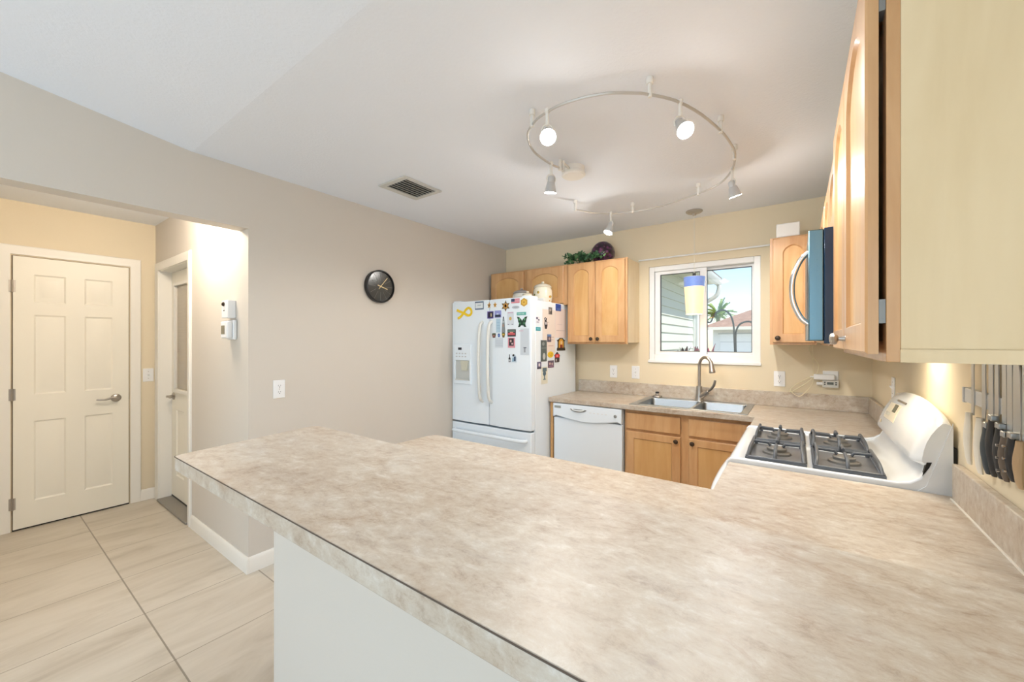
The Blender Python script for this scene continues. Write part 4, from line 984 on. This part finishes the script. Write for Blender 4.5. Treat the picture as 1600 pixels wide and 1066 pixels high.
jar('canister', 'small cream floral jar in front of the tall floral canister', .680, -.585, .050, .078, floral.m, .016, plain(232, 226, 208, .2, 0, .5))
jar('canister', 'squat white canister with a grey lid at the back of the fridge top', .555, -.50, .086, .105, plain(222, 220, 212, .4), .036, plain(150, 146, 146, .35))
bm = B(); box(bm, .62, .90, -.66, -.62, FT+.0006, FT+.03); single('tray', bm, M['white'], 'low white tray edge on the fridge top beside the jars', 'tray', bevel=.004)
# hall ceiling lamp, behind the header
t = thing('hall_ceiling_lamp', 'round glass ceiling lamp in the hall, behind the header', 'ceiling lamp', (-.50, -2.90, ZC))
bm = B(); lathe(bm, [(.14, 2.4395), (.14, 2.425), (0, 2.425)], (-.50, -2.90, 0), (0, 0, 1), 30); part('base', bm, M['nickel'], t)
bm = B(); lathe(bm, [(.13, 2.4245), (.13, 2.40), (.10, 2.36), (.05, 2.345), (0, 2.342)], (-.50, -2.90, 0), (0, 0, 1), 30); part('glass_dome', bm, emis('lit_dome_glass', (1, .82, .58, 1), 3), t)
light('hall_lamp', 'POINT', (-.50, -2.90, 2.28), 23, (1, .86, .70), shadow_soft_size=.1)

# ================================================================== magnets and papers on the fridge
def rect_on(face, L, T, R, Bt):
    ax, v = (1, FD) if face == 'front' else (0, FX1)
    m = (T+Bt)/2; p, q = ground(L, m, ax, v), ground(R, m, ax, v); c = (L+R)/2
    zt, zb = ground(c, T, ax, v).z, ground(c, Bt, ax, v).z
    k = 0 if ax == 1 else 1
    return p[k], q[k], zb, zt
def face_fn(face, uc):
    if face == 'front':
        x0, x1 = (.004, .4565) if uc < .459 else (.4615, .908)
        y = FD+.012*abs(2*(uc-x0)/(x1-x0)-1)**3; return lambda u, v, w: (u, y-w, v)
    return lambda u, v, w: (FX1+w, u, v)
def C3(c, rough=.45): return plain(c[0], c[1], c[2], rough)
def magnet(name, label, cat, face, px, base, patches=(), outline=None, th=.003, tilt=0, group='magnets and papers on the fridge'):
    u0, u1, z0, z1 = rect_on(face, *px); F = face_fn(face, (u0+u1)/2); W_, H_ = u1-u0, z1-z0
    t = thing(name, label, cat, F((u0+u1)/2, z0, 0), group)
    ol = outline or [(0, 0), (1, 0), (1, 1), (0, 1)]
    bm = B(); prism(bm, [(u0+a*W_, z0+b*H_) for a, b in ol], .0006, th, F); part('base', bm, C3(base), t, smooth=False)
    for i, (nm, a, b, c, d, colr) in enumerate(patches):
        bm = B(); 
        if nm == 'round': prism(bm, [(u0+W_*((a+b)/2+(b-a)/2*math.cos(2*PI*k/14)), z0+H_*((c+d)/2+(d-c)/2*math.sin(2*PI*k/14))) for k in range(14)], th-.0004, th+.0009+.0001*i, F)
        else: mbox(bm, F, u0+a*W_, u0+b*W_, z0+c*H_, z0+d*H_, th-.0004, th+.0008+.0001*i)
        part('print', bm, C3(colr), t, smooth=False)
    return t
def star(n, r=.45, rot=PI/2): return [(.5+.5*(1 if k % 2 == 0 else r)*math.cos(rot+PI*k/n), .5+.5*(1 if k % 2 == 0 else r)*math.sin(rot+PI*k/n)) for k in range(2*n)]
# yellow ribbon as a flat loop
u0, u1, z0, z1 = rect_on('front', 713.4, 480.4, 738, 499.4); F = face_fn('front', .18); W_, H_ = u1-u0, z1-z0
t = thing('ribbon_magnet', 'yellow looped ribbon magnet on the left fridge door', 'magnet', F((u0+u1)/2, z0, 0), 'magnets and papers on the fridge')
path = [(.02, .80), (.25, .66), (.5, .5), (.75, .32), (.93, .42), (.95, .70), (.80, .92), (.62, .80), (.45, .50), (.28, .24), (.10, .10)]
sp2 = [(p.x, p.y) for p in spline([(a, b, 0) for a, b in path], 5)]
bm = B(); n = len(sp2); hw = .0115; ro_ = []
for i, (a, b) in enumerate(sp2):
    p = Vector((u0+a*W_, z0+b*H_)); a2 = Vector((sp2[min(i+1, n-1)][0]*W_, sp2[min(i+1, n-1)][1]*H_))-Vector((sp2[max(i-1, 0)][0]*W_, sp2[max(i-1, 0)][1]*H_)); a2.normalize(); nn = Vector((-a2.y, a2.x))
    w0 = .0008+.0022*i/n
    ro_.append([bm.verts.new(F((p+nn*hw*s).x, (p+nn*hw*s).y, w)) for s, w in ((-1, w0), (1, w0), (1, w0+.002), (-1, w0+.002))])
for A, C in zip(ro_, ro_[1:]):
    for k in range(4): bm.faces.new((A[k], A[(k+1) % 4], C[(k+1) % 4], C[k]))
bm.faces.new(ro_[0]); bm.faces.new(ro_[-1][::-1]); part('base', bm, C3((246, 208, 40)), t, smooth=False)
gold_, brown_ = (206, 158, 72), (122, 92, 58)
magnet('memo_magnet', 'small framed memo magnet at the top right of the left fridge door', 'magnet', 'front', (742.2, 471.3, 755.5, 484), (92, 112, 138), [('p', .06, .94, .16, .84, (226, 232, 236)), ('p', .3, .7, .45, .6, (186, 196, 204))])
magnet('star_magnet', 'small gold star magnet nearest the fridge door gap', 'magnet', 'front', (760, 472, 766.3, 482.6), gold_, [('round', .3, .7, .35, .65, brown_)], star(5))
magnet('star_magnet', 'small gold star magnet left of the big star', 'magnet', 'front', (770.3, 472, 776.4, 481.4), gold_, [('round', .3, .7, .35, .65, (176, 126, 50))], star(5))
magnet('star_magnet', 'big gold six pointed star magnet with dark points', 'magnet', 'front', (783.2, 469.6, 797.3, 487), (112, 96, 62), [('round', .24, .76, .26, .74, (206, 152, 80)), ('p', .4, .6, .38, .64, (150, 92, 56))], star(6, .52))
magnet('flag_magnet', 'red white and blue flag magnet at the top of the right fridge door', 'magnet', 'front', (799, 466.8, 812, 474), (222, 196, 204), [('p', 0, .42, .35, 1, (58, 66, 100))]+[('p', .42, 1, y, y+.12, (214, 92, 112)) for y in (.1, .36, .62, .86)]+[('p', 0, .42, .1, .24, (214, 92, 112))])
magnet('oval_magnet', 'pale grey oval magnet under the flag magnet', 'magnet', 'front', (800, 478, 811.7, 482.6), (186, 194, 204), [('p', .25, .75, .4, .55, (140, 150, 162))], [(.5+.5*math.cos(2*PI*k/18), .5+.5*math.sin(2*PI*k/18)) for k in range(18)])
magnet('badge_magnet', 'gold hexagonal badge magnet at the top right of the fridge door', 'magnet', 'front', (812.8, 465.7, 824.3, 479.2), (202, 160, 66), [('round', .18, .82, .2, .8, (226, 186, 84)), ('round', .38, .62, .4, .62, (190, 142, 60))], [(.5+.5*math.cos(PI/2+PI*k/3), .5+.5*math.sin(PI/2+PI*k/3)) for k in range(6)])
magnet('photo_magnet', 'purple framed dark photo magnet below the small stars', 'photo', 'front', (760.7, 486.5, 772.5, 497.8), (104, 88, 168), [('p', .1, .78, .12, .9, (40, 34, 64)), ('p', .45, .6, .25, .7, (206, 190, 150))])
magnet('photo_magnet', 'blue and lilac landscape photo magnet beside the dark photo', 'photo', 'front', (773, 485.4, 783.2, 496.6), (150, 156, 216), [('p', .08, .92, .08, .42, (38, 48, 74)), ('p', .3, .6, .42, .6, (206, 222, 240))])
magnet('card_magnet', 'white card with a gold emblem in the middle of the fridge door', 'card', 'front', (792.8, 487.6, 802.9, 508), (214, 222, 232), [('round', .3, .7, .36, .62, (206, 176, 104)), ('p', .1, .9, .9, .98, (200, 172, 196)), ('p', .1, .3, .02, .07, (90, 100, 130)), ('p', .7, .9, .02, .07, (90, 100, 130))])
magnet('sign_magnet', 'teal strip magnet with pale lettering above the butterfly', 'magnet', 'front', (807.4, 487.9, 821.8, 492.7), (96, 176, 168), [('p', .1+.15*k, .19+.15*k, .3, .7, (176, 216, 208)) for k in range(5)])
bf = [(.5, .12), (.42, .2), (.30, .02), (.10, .0), (.18, .18), (.20, .36), (.12, .52), (.10, .68), (.0, .98), (.22, .92), (.40, .74), (.5, .58), (.60, .74), (.78, .92), (1.0, .98), (.90, .68), (.88, .52), (.80, .36), (.82, .18), (.90, .0), (.70, .02), (.58, .2)]
magnet('butterfly_magnet', 'dark green butterfly magnet with pale wing spots', 'magnet', 'front', (807.7, 494.4, 823.7, 511.3), (28, 62, 48), [('round', .16, .34, .62, .84, (92, 158, 108)), ('round', .66, .84, .62, .84, (92, 158, 108)), ('round', .22, .36, .26, .46, (76, 140, 96)), ('round', .64, .78, .26, .46, (76, 140, 96))], bf)
magnet('note', 'pale blue note hanging from the lilac photo magnet', 'note', 'front', (775.3, 498.3, 782, 519.7), (178, 208, 228), [('p', .15, .85, y, y+.03, (150, 184, 210)) for y in (.3, .5, .7)], th=.0018)
magnet('tower_magnet', 'grey tower shaped magnet beside the blue note', 'magnet', 'front', (783.8, 494.4, 790, 519.7), (138, 146, 152), [('p', .38, .62, .86, .96, (50, 60, 70)), ('p', .3, .6, .35, .5, (176, 142, 128)), ('p', .3, .7, .6, .7, (186, 196, 204))], [(.05, 0), (.95, 0), (.82, .5), (.68, .82), (.5, 1), (.32, .82), (.18, .5)])
magnet('pot_magnet', 'small brown pot magnet, left of the row of three', 'magnet', 'front', (768.6, 520.8, 774.5, 528), (118, 82, 76), [('p', .1, .9, .7, .95, (84, 106, 80)), ('round', .3, .7, .25, .6, (196, 142, 120))], [(.2, 0), (.8, 0), (1, .7), (.9, 1), (.1, 1), (0, .7)])
magnet('pot_magnet', 'small blue magnet, middle of the row of three', 'magnet', 'front', (777.6, 521.4, 781.5, 527), (74, 110, 176), [('round', .25, .75, .25, .7, (120, 150, 206))], [(.15, 0), (.85, 0), (.95, .6), (.8, 1), (.2, 1), (.05, .6)])
magnet('pot_magnet', 'small green and gold pot magnet, right of the row of three', 'magnet', 'front', (784.3, 519, 789.4, 527.6), (92, 98, 62), [('p', .15, .85, .4, .7, (206, 170, 78)), ('round', .3, .7, .05, .35, (130, 90, 60))], [(.25, 0), (.75, 0), (1, .6), (.85, 1), (.15, 1), (0, .6)])
magnet('photo_magnet', 'dark photo magnet with a red car on the right fridge door', 'photo', 'front', (793.3, 514.7, 806, 526), (62, 62, 68), [('p', .08, .92, .22, .5, (206, 92, 98)), ('p', .08, .92, .62, .86, (104, 132, 120)), ('p', .3, .7, .48, .62, (222, 142, 140))])
magnet('photo_magnet', 'pink framed portrait photo magnet under the red car photo', 'photo', 'front', (793.9, 528, 804.8, 543.6), (226, 156, 170), [('p', .16, .84, .2, .94, (62, 50, 58)), ('round', .3, .55, .55, .8, (214, 180, 170)), ('round', .5, .75, .3, .5, (206, 176, 180))])
magnet('shopping_list', 'pale lined shopping list under the row of three magnets', 'note', 'front', (773.6, 528, 786, 543.4), (212, 222, 232), [('p', .05, .95, y, y+.03, (178, 192, 206)) for y in (.18, .36, .54, .72)], th=.0016)
magnet('paper_sheet', 'pale sheet with a small grey sketch below the butterfly', 'note', 'front', (809, 513.5, 826, 555), (206, 216, 226), [('p', .56, .7, .1, .26, (150, 158, 168)), ('p', .52, .78, .26, .29, (90, 100, 116)), ('p', .1, .5, .9, .93, (214, 190, 206))], th=.0016)
magnet('cutout_photo', 'cut out photo of a person bending in a blue top, low on the fridge door', 'photo', 'front', (799.5, 553.5, 807.2, 566.4), (196, 214, 228), [('round', .2, .6, .72, .98, (40, 32, 34)), ('p', .5, .85, .15, .7, (52, 74, 106)), ('p', .15, .5, .1, .5, (150, 184, 206))], [(.0, 0), (1, 0), (1, .6), (.75, .9), (.4, 1), (.1, .85), (.2, .5)])
magnet('bottle_magnet', 'tiny dark bottle magnet beside the bending person cut out', 'magnet', 'front', (795, 554, 797.8, 566), (40, 42, 50), [('p', .1, .9, .1, .35, (196, 200, 206))], [(.0, 0), (1, 0), (1, .5), (.65, .65), (.65, 1), (.35, 1), (.35, .65), (0, .5)])
# right side of the fridge
magnet('paper_sheet', 'cream sheet under the magnets on the fridge side', 'note', 'side', (847.5, 484, 867, 552), (232, 222, 214), [('p', .15, .5, .70, .715, (196, 186, 186)), ('p', .5, .9, .36, .375, (186, 176, 176)), ('p', .5, .85, .30, .315, (196, 186, 186)), ('p', .45, .85, .16, .175, (206, 176, 176))], th=.0014)
magnet('paper_sheet', 'pinkish sheet pinned by the blue clip near the wall', 'note', 'side', (867.3, 483, 884.5, 528), (236, 222, 216), [('p', .1, .85, .24, .255, (196, 182, 180)), ('p', .2, .6, .45, .46, (206, 196, 196))], th=.0014)
magnet('clip_magnet', 'dark blue magnet clip at the top of the fridge side', 'magnet', 'side', (868, 475.4, 875.7, 486), (36, 74, 160), [('p', .2, .85, 0, .4, (82, 112, 176))], th=.006)
magnet('photo_magnet', 'small grey photo at the top of the cream sheet', 'photo', 'side', (857, 480.4, 862.3, 491.6), (122, 118, 116), [('round', .2, .6, .4, .8, (186, 176, 170)), ('p', .5, .9, .1, .5, (70, 66, 66))], th=.0030)
magnet('note', 'white scrap with blue scribbles at the front edge of the fridge side', 'note', 'side', (837, 495, 843.3, 505), (222, 224, 232), [('p', .1, .5, .6, .9, (70, 74, 110)), ('p', .55, .9, .4, .6, (70, 74, 110)), ('p', .2, .7, .1, .22, (110, 114, 150))], th=.0016)
magnet('bird_magnet', 'black and white bird shaped magnet on the cream sheet', 'magnet', 'side', (849.5, 496, 855, 514), (44, 44, 54), [('round', .35, .75, .35, .62, (214, 214, 220)), ('round', .2, .5, .78, .92, (206, 206, 214))], [(.3, 0), (.8, .0), (1, .3), (.9, .6), (.7, .72), (.85, .9), (.4, 1), (.05, .9), (.25, .7), (.15, .4)], th=.0032)
magnet('label_magnet', 'turquoise label magnet at the front edge of the fridge side', 'magnet', 'side', (837, 511.3, 844.3, 517), (40, 160, 178), [('p', .15, .85, .4, .6, (150, 210, 216))])
magnet('photo_magnet', 'small photo with a blue top edge on the cream sheet', 'photo', 'side', (854.8, 522.6, 860.8, 534.6), (90, 84, 104), [('p', 0, 1, .72, 1, (96, 134, 186)), ('round', .3, .7, .25, .6, (186, 160, 156))], th=.0032)
magnet('bookmark_magnet', 'tall dark grey bookmark magnet with a pale animal on it', 'magnet', 'side', (844.7, 531.8, 853.9, 565), (86, 98, 98), [('p', .12, .88, .62, .64, (150, 160, 160)), ('round', .3, .75, .08, .4, (190, 196, 196)), ('round', .2, .6, .74, .92, (140, 150, 150))], th=.0032)
magnet('portrait_magnet', 'arched dark frame magnet with a golden portrait', 'magnet', 'side', (869.8, 528, 882.7, 548), (52, 42, 38), [('p', .2, .78, .22, .72, (222, 166, 60)), ('round', .24, .74, .5, .92, (222, 166, 60)), ('round', .38, .62, .48, .76, (236, 206, 160)), ('p', .34, .66, .22, .46, (140, 52, 40))], [(.0, .0), (1, 0), (.98, .2), (.9, .25), (.9, .7), (1.0, .82), (.86, .84), (.68, .98), (.34, .98), (.14, .84), (0, .82), (.1, .7), (.1, .25), (.02, .2)], th=.004)
magnet('smiley_magnet', 'yellow round magnet below the cream sheet', 'magnet', 'side', (855.3, 549.4, 864.4, 559), (240, 200, 46), [('p', .3, .42, .5, .66, (150, 110, 30)), ('p', .6, .72, .5, .66, (150, 110, 30)), ('p', .3, .7, .26, .34, (150, 110, 30))], [(.5+.5*math.cos(2*PI*k/20), .5+.5*math.sin(2*PI*k/20)) for k in range(20)], th=.004)
magnet('house_magnet', 'small red house magnet with a dark base on the fridge side', 'magnet', 'side', (865.8, 550, 874.6, 566.3), (62, 50, 54), [('p', .12, .86, .46, .78, (222, 52, 58)), ('round', .3, .6, .5, .72, (240, 140, 140)), ('p', .2, .4, .1, .34, (186, 180, 180))], [(.1, 0), (.85, 0), (.9, .5), (1, .62), (.5, 1), (0, .66), (.1, .55)], th=.004)
magnet('photo_magnet', 'small violet group photo below the yellow round magnet', 'photo', 'side', (856, 563.5, 865, 574.7), (96, 80, 100), [('round', .15, .45, .4, .75, (206, 180, 180)), ('round', .55, .85, .35, .7, (196, 170, 176)), ('p', .1, .9, .1, .3, (150, 110, 140))])
magnet('photo_magnet', 'small violet photo at the front edge beside the goblet bookmark', 'photo', 'side', (839, 565.6, 845.4, 576.8), (110, 108, 140), [('round', .3, .7, .35, .8, (222, 214, 222)), ('p', .1, .9, .05, .25, (50, 48, 66))])
magnet('goblet_bookmark', 'cream bookmark with a blue grey goblet, lowest on the fridge side', 'magnet', 'side', (845.5, 573.3, 855.3, 600), (222, 222, 208), [('p', .2, .85, .72, .94, (92, 116, 130)), ('round', .25, .75, .46, .76, (84, 110, 126)), ('p', .42, .58, .28, .5, (110, 132, 142)), ('p', .3, .7, .24, .29, (110, 132, 142))], th=.0016)

# ================================================================== outside the kitchen window
GZ = -.18
bm = B(); box(bm, -40, 40, .35, 60, GZ-.1, GZ); struct('ground', bm, paint('pale_drive_and_grass', rgb(176, 178, 150), .9, 4, .1), 'pale outdoor ground beyond the window', 'ground', smooth=False)
t = thing('house_wing', 'grey lap sided wing of the house with an eave and gutter, left outside the window', 'house', (-.5, 2.6, GZ))
sd = paint('grey_green_vinyl_siding', rgb(226, 228, 216), .6, 20, .05); sx = 1.20; sy0, sy1 = .36, 3.95
bm = B(); lap = .122; z = GZ; prof = []
while z < 2.40:
    prof += [(sx, z+.001), (sx-.016, z+lap-.0015), (sx-.020, z+lap)]; z += lap
pf = [(sx-.12, GZ)]+prof+[(sx-.12, z)]
prism(bm, pf, sy0, sy1, lambda a, b, c: (a, c, b)); prism(bm, [(-2.5, GZ), (sx-.1, GZ), (sx-.1, 2.4), (-2.5, 2.4)], sy1-.1, sy1-.002, lambda a, b, c: (a, c, b)); part('siding', bm, sd, t, smooth=False)
bm = B(); box(bm, sx-.10, sx+.016, sy1-.075, sy1+.016, GZ, 2.40); part('corner_trim', bm, plain(206, 210, 204, .5), t)
bm = B(); box(bm, sx-.15, sx+.335, sy0-.2, sy1+.1, 2.40, 2.425); part('soffit', bm, plain(214, 212, 198, .6), t)
bm = B(); prism(bm, [(sx+.337, 2.37), (sx+.40, 2.37), (sx+.43, 2.42), (sx+.43, 2.47), (sx+.337, 2.47)], sy0-.2, sy1+.14, lambda a, b, c: (a, c, b)); part('gutter', bm, plain(226, 228, 226, .4), t)
bm = B(); tube(bm, spline([(sx+.385, sy1+.05, 2.37), (sx+.385, sy1+.05, 2.30), (sx+.33, sy1+.05, 2.18), (sx+.12, sy1+.05, 2.05), (sx+.05, sy1+.05, 1.95), (sx+.05, sy1+.05, 1.6), (sx+.05, sy1+.05, GZ+.1)], 5), .036, 10); part('downspout', bm, plain(226, 228, 226, .4), t)
bm = B(); prism(bm, [(sx+.42, 2.471), (sx+.42, 2.50), (-2.5, 3.8), (-2.5, 3.77)], sy0-.2, sy1+.14, lambda a, b, c: (a, c, b)); part('roof', bm, plain(140, 128, 118, .9), t)
t = thing('neighbour_house', 'low white house with a brown hip roof and garage door, far outside the window', 'house', (-1.0, 24, GZ))
hx0, hx1, hy = -.95, 11.0, 19.5
wm = paint('white_house_paint', rgb(240, 240, 236), .7, 3, .05)
bm = B(); box(bm, hx0, hx1, hy, hy+9, GZ, 2.04); part('wall', bm, wm, t)
rfm = NT('brown_shingle_roof'); v = rfm.coords((1, 1, 6)); n = rfm.noise(v, 5, 5, .7); rfm.set(rfm.ramp(n, [(.35, rgb(140, 104, 84)), (.55, rgb(176, 136, 112)), (.7, rgb(196, 160, 136))]), .9)
bm = B()
e = [(hx0-.5, hy-.5, 2.14), (hx1+.5, hy-.5, 2.14), (hx1+.5, hy+9.5, 2.14), (hx0-.5, hy+9.5, 2.14)]; r1, r2 = (.35, hy+4.5, 3.30), (9.0, hy+4.5, 3.30)
vs = [bm.verts.new(p) for p in e]; a, b = bm.verts.new(r1), bm.verts.new(r2)
for f in ((vs[0], vs[1], b, a), (vs[1], vs[2], b), (vs[2], vs[3], a, b), (vs[3], vs[0], a), (vs[3], vs[2], vs[1], vs[0])): bm.faces.new(f)
part('roof', bm, rfm.m, t, smooth=False)
bm = B(); slabs = ((hx0-.52, hx1+.52, hy-.54, hy-.50), (hx0-.54, hx0-.50, hy-.5, hy+9.5), (hx1+.50, hx1+.54, hy-.5, hy+9.5))
box(bm, *slabs[0], 2.0, 2.15); part('fascia', bm, plain(232, 226, 210, .6), t)
bm = B(); box(bm, -.6, 4.2, hy-.06, hy-.001, GZ, 1.78)
g = part('garage_door', bm, plain(246, 246, 244, .5), t)
for k in range(1, 4):
    bm = B(); box(bm, -.6, 4.2, hy-.066, hy-.0605, GZ+k*.52-.012, GZ+k*.52+.012); part('panel_groove', bm, plain(206, 206, 204, .6), g)
bm = B(); box(bm, -.7, 4.3, hy-.075, hy-.061, 1.78, 1.83); part('garage_lintel', bm, plain(176, 178, 178, .6), t)
# palm behind the house
pc = ground(1122, 494, 1, 31.0)
t = thing('palm_tree', 'palm tree rising behind the brown roof', 'tree', (pc.x, pc.y, GZ))
bm = B(); tube(bm, [(pc.x, pc.y, GZ), (pc.x+.05, pc.y, 1.5), (pc.x, pc.y, pc.z-.1)], [.2, .16, .15], 10); part('trunk', bm, plain(120, 104, 84, .9), t)
pm = NT('palm_frond'); v = pm.coords(); n = pm.noise(v, 2.4, 3); pm.set(pm.ramp(n, [(.35, rgb(96, 134, 66)), (.55, rgb(150, 178, 92)), (.72, rgb(206, 208, 124))]), .5)
rnd = random.Random(11)
for k in range(44):
    az = rnd.uniform(0, 2*PI); el = rnd.uniform(-.5, 1.3); L = rnd.uniform(1.2, 1.55)
    d = Vector((math.cos(az)*math.cos(el), math.sin(az)*math.cos(el), math.sin(el)))
    sp = spline([pc, pc+d*L*.5+Vector((0, 0, .06)), pc+d*L+Vector((0, 0, -.28*math.cos(el)))], 6)
    bm = B(); side = d.cross(Vector((0, 0, 1))); side = side.normalized() if side.length > .1 else Vector((1, 0, 0))
    tube(bm, sp, .012, 5)
    for i, q in enumerate(sp[2:]):
        for s in (-1, 1):
            for m in range(2):
                w = .30*(1-.5*i/len(sp)); tip = q+(side*s*w*.8+d*w*.55+Vector((0, 0, -.10+.06*m))); o2 = d*.04+Vector((0, 0, .004))
                q2 = q+d*(m*.045)
                A = [bm.verts.new(p) for p in (q2-o2, q2+o2, tip+d*m*.04)]; bm.faces.new(A)
    part('frond', bm, pm.m, t, smooth=False)
# shepherd hooks
hk = plain(48, 54, 56, .45, .3)
def hook(label, pole, arcp, tip_curl):
    y = .95
    P_ = [ground(x, yy, 1, y) for x, yy in arcp]
    b = P_[0]; t = thing('garden_hook', label, 'garden hook', (b.x, y, GZ), 'garden hooks outside the window')
    bm = B(); tube(bm, [Vector((b.x, y, GZ-.05))]+spline(P_, 5), .0085, 8); part('pole', bm, hk, t)
    return t
hook('black garden hook with the tall arch curling left to a tip', None, [(1148.3, 551), (1147.2, 525), (1146, 507), (1142, 494), (1135, 486.5), (1128, 484.7), (1120, 488), (1114.5, 494), (1112, 501), (1109, 504), (1105, 503)], 1)
hook('black garden hook with the lower arch bending right', None, [(1149.8, 551), (1149.4, 528), (1150.5, 517), (1155, 508), (1163, 503.5), (1172, 503), (1180, 507), (1186, 515)], 1)
# red leaved plants on the sill side
rm = NT('red_cordyline_leaf'); v = rm.coords(); n = rm.noise(v, 14, 3); rm.set(rm.ramp(n, [(.35, rgb(92, 34, 52)), (.52, rgb(150, 62, 86)), (.7, rgb(196, 112, 130))]), .45)
dm = NT('dark_strap_leaf'); v = dm.coords(); n = dm.noise(v, 14, 3); dm.set(dm.ramp(n, [(.35, rgb(40, 40, 40)), (.6, rgb(96, 70, 76))]), .5)
def strap_plant(label, px, py, y, n_, L, mat, seed):
    top = ground(px, py, 1, y); r_ = random.Random(seed)
    t = thing('cordyline', label, 'plant', (top.x, y, GZ), 'strap leaved plants below the window')
    zb = top.z-L*.85
    bm = B(); tube(bm, [(top.x, y, GZ), (top.x, y, zb+.03)], .018, 8); part('stem', bm, plain(110, 92, 76, .8), t)
    for k in range(n_):
        az = 2*PI*k/n_+r_.uniform(-.2, .2); el = r_.uniform(.75, 1.35); l = L*r_.uniform(.75, 1.05); d = Vector((math.cos(az)*math.cos(el), math.sin(az)*math.cos(el)*.6, math.sin(el)))
        s = Vector((-math.sin(az), math.cos(az), 0)); bm = B(); base = Vector((top.x, y, zb)); R_ = []
        for i in range(6):
            q = i/5; c = base+d*l*q+Vector((0, 0, -.10*l*q*q)); w = .020*math.sin(PI*min(.98, .12+.86*q)); up = d.cross(s)*.0012
            R_.append([bm.verts.new(c+x) for x in (-s*w-up, s*w-up, s*w+up, -s*w+up)])
        for A, C in zip(R_, R_[1:]):
            for j in range(4): bm.faces.new((A[j], A[(j+1) % 4], C[(j+1) % 4], C[j]))
        bm.faces.new(R_[0]); bm.faces.new(R_[-1][::-1]); part('leaf', bm, mat, t, smooth=False)
strap_plant('red leaved plant showing in the left pane beside the window mullion', 1089, 537, .62, 9, .26, rm.m, 1)
strap_plant('red leaved plant showing at the left edge of the right pane', 1106, 536, .80, 8, .26, rm.m, 2)
strap_plant('thin dark leaved plant in the left pane, left of the red plant', 1069, 541, .50, 6, .17, dm.m, 5)
# parked car far outside
t = thing('car', 'pale blue parked car low in the right window pane', 'car', (.25, 14.5, GZ), rotz=0)
cp_ = ground(1134, 548, 1, 14.0); X1 = cp_.x
cb_ = plain(168, 186, 204, .25, .2)
side = [(-4.3, .18), (-4.35, .62), (-4.1, .74), (-3.2, .84), (-2.6, 1.20), (-1.25, 1.235), (-.55, .90), (-.05, .84), (0, .62), (-.02, .18)]
bm = B(); prism(bm, [(X1+a, GZ+b+.12) for a, b in side], 14.0, 15.7, lambda a, b, c: (a, c, b)); part('body', bm, cb_, t, bevel=.06, seg=3)
bm = B(); prism(bm, [(X1-2.95, GZ+1.0), (X1-2.5, GZ+1.27), (X1-1.35, GZ+1.30), (X1-.85, GZ+1.02)], 13.985, 15.715, lambda a, b, c: (a, c, b)); part('side_windows', bm, plain(70, 84, 98, .15), t)
for a in (-3.45, -.85):
    for y in (13.98, 15.55):
        bm = B(); lathe(bm, [(0, 0), (.30, 0), (.32, .04), (.32, .14), (.30, .18), (0, .18)], (X1+a, y, GZ+.325), (0, 1, 0), 24); part('wheel', bm, M['black'], t)
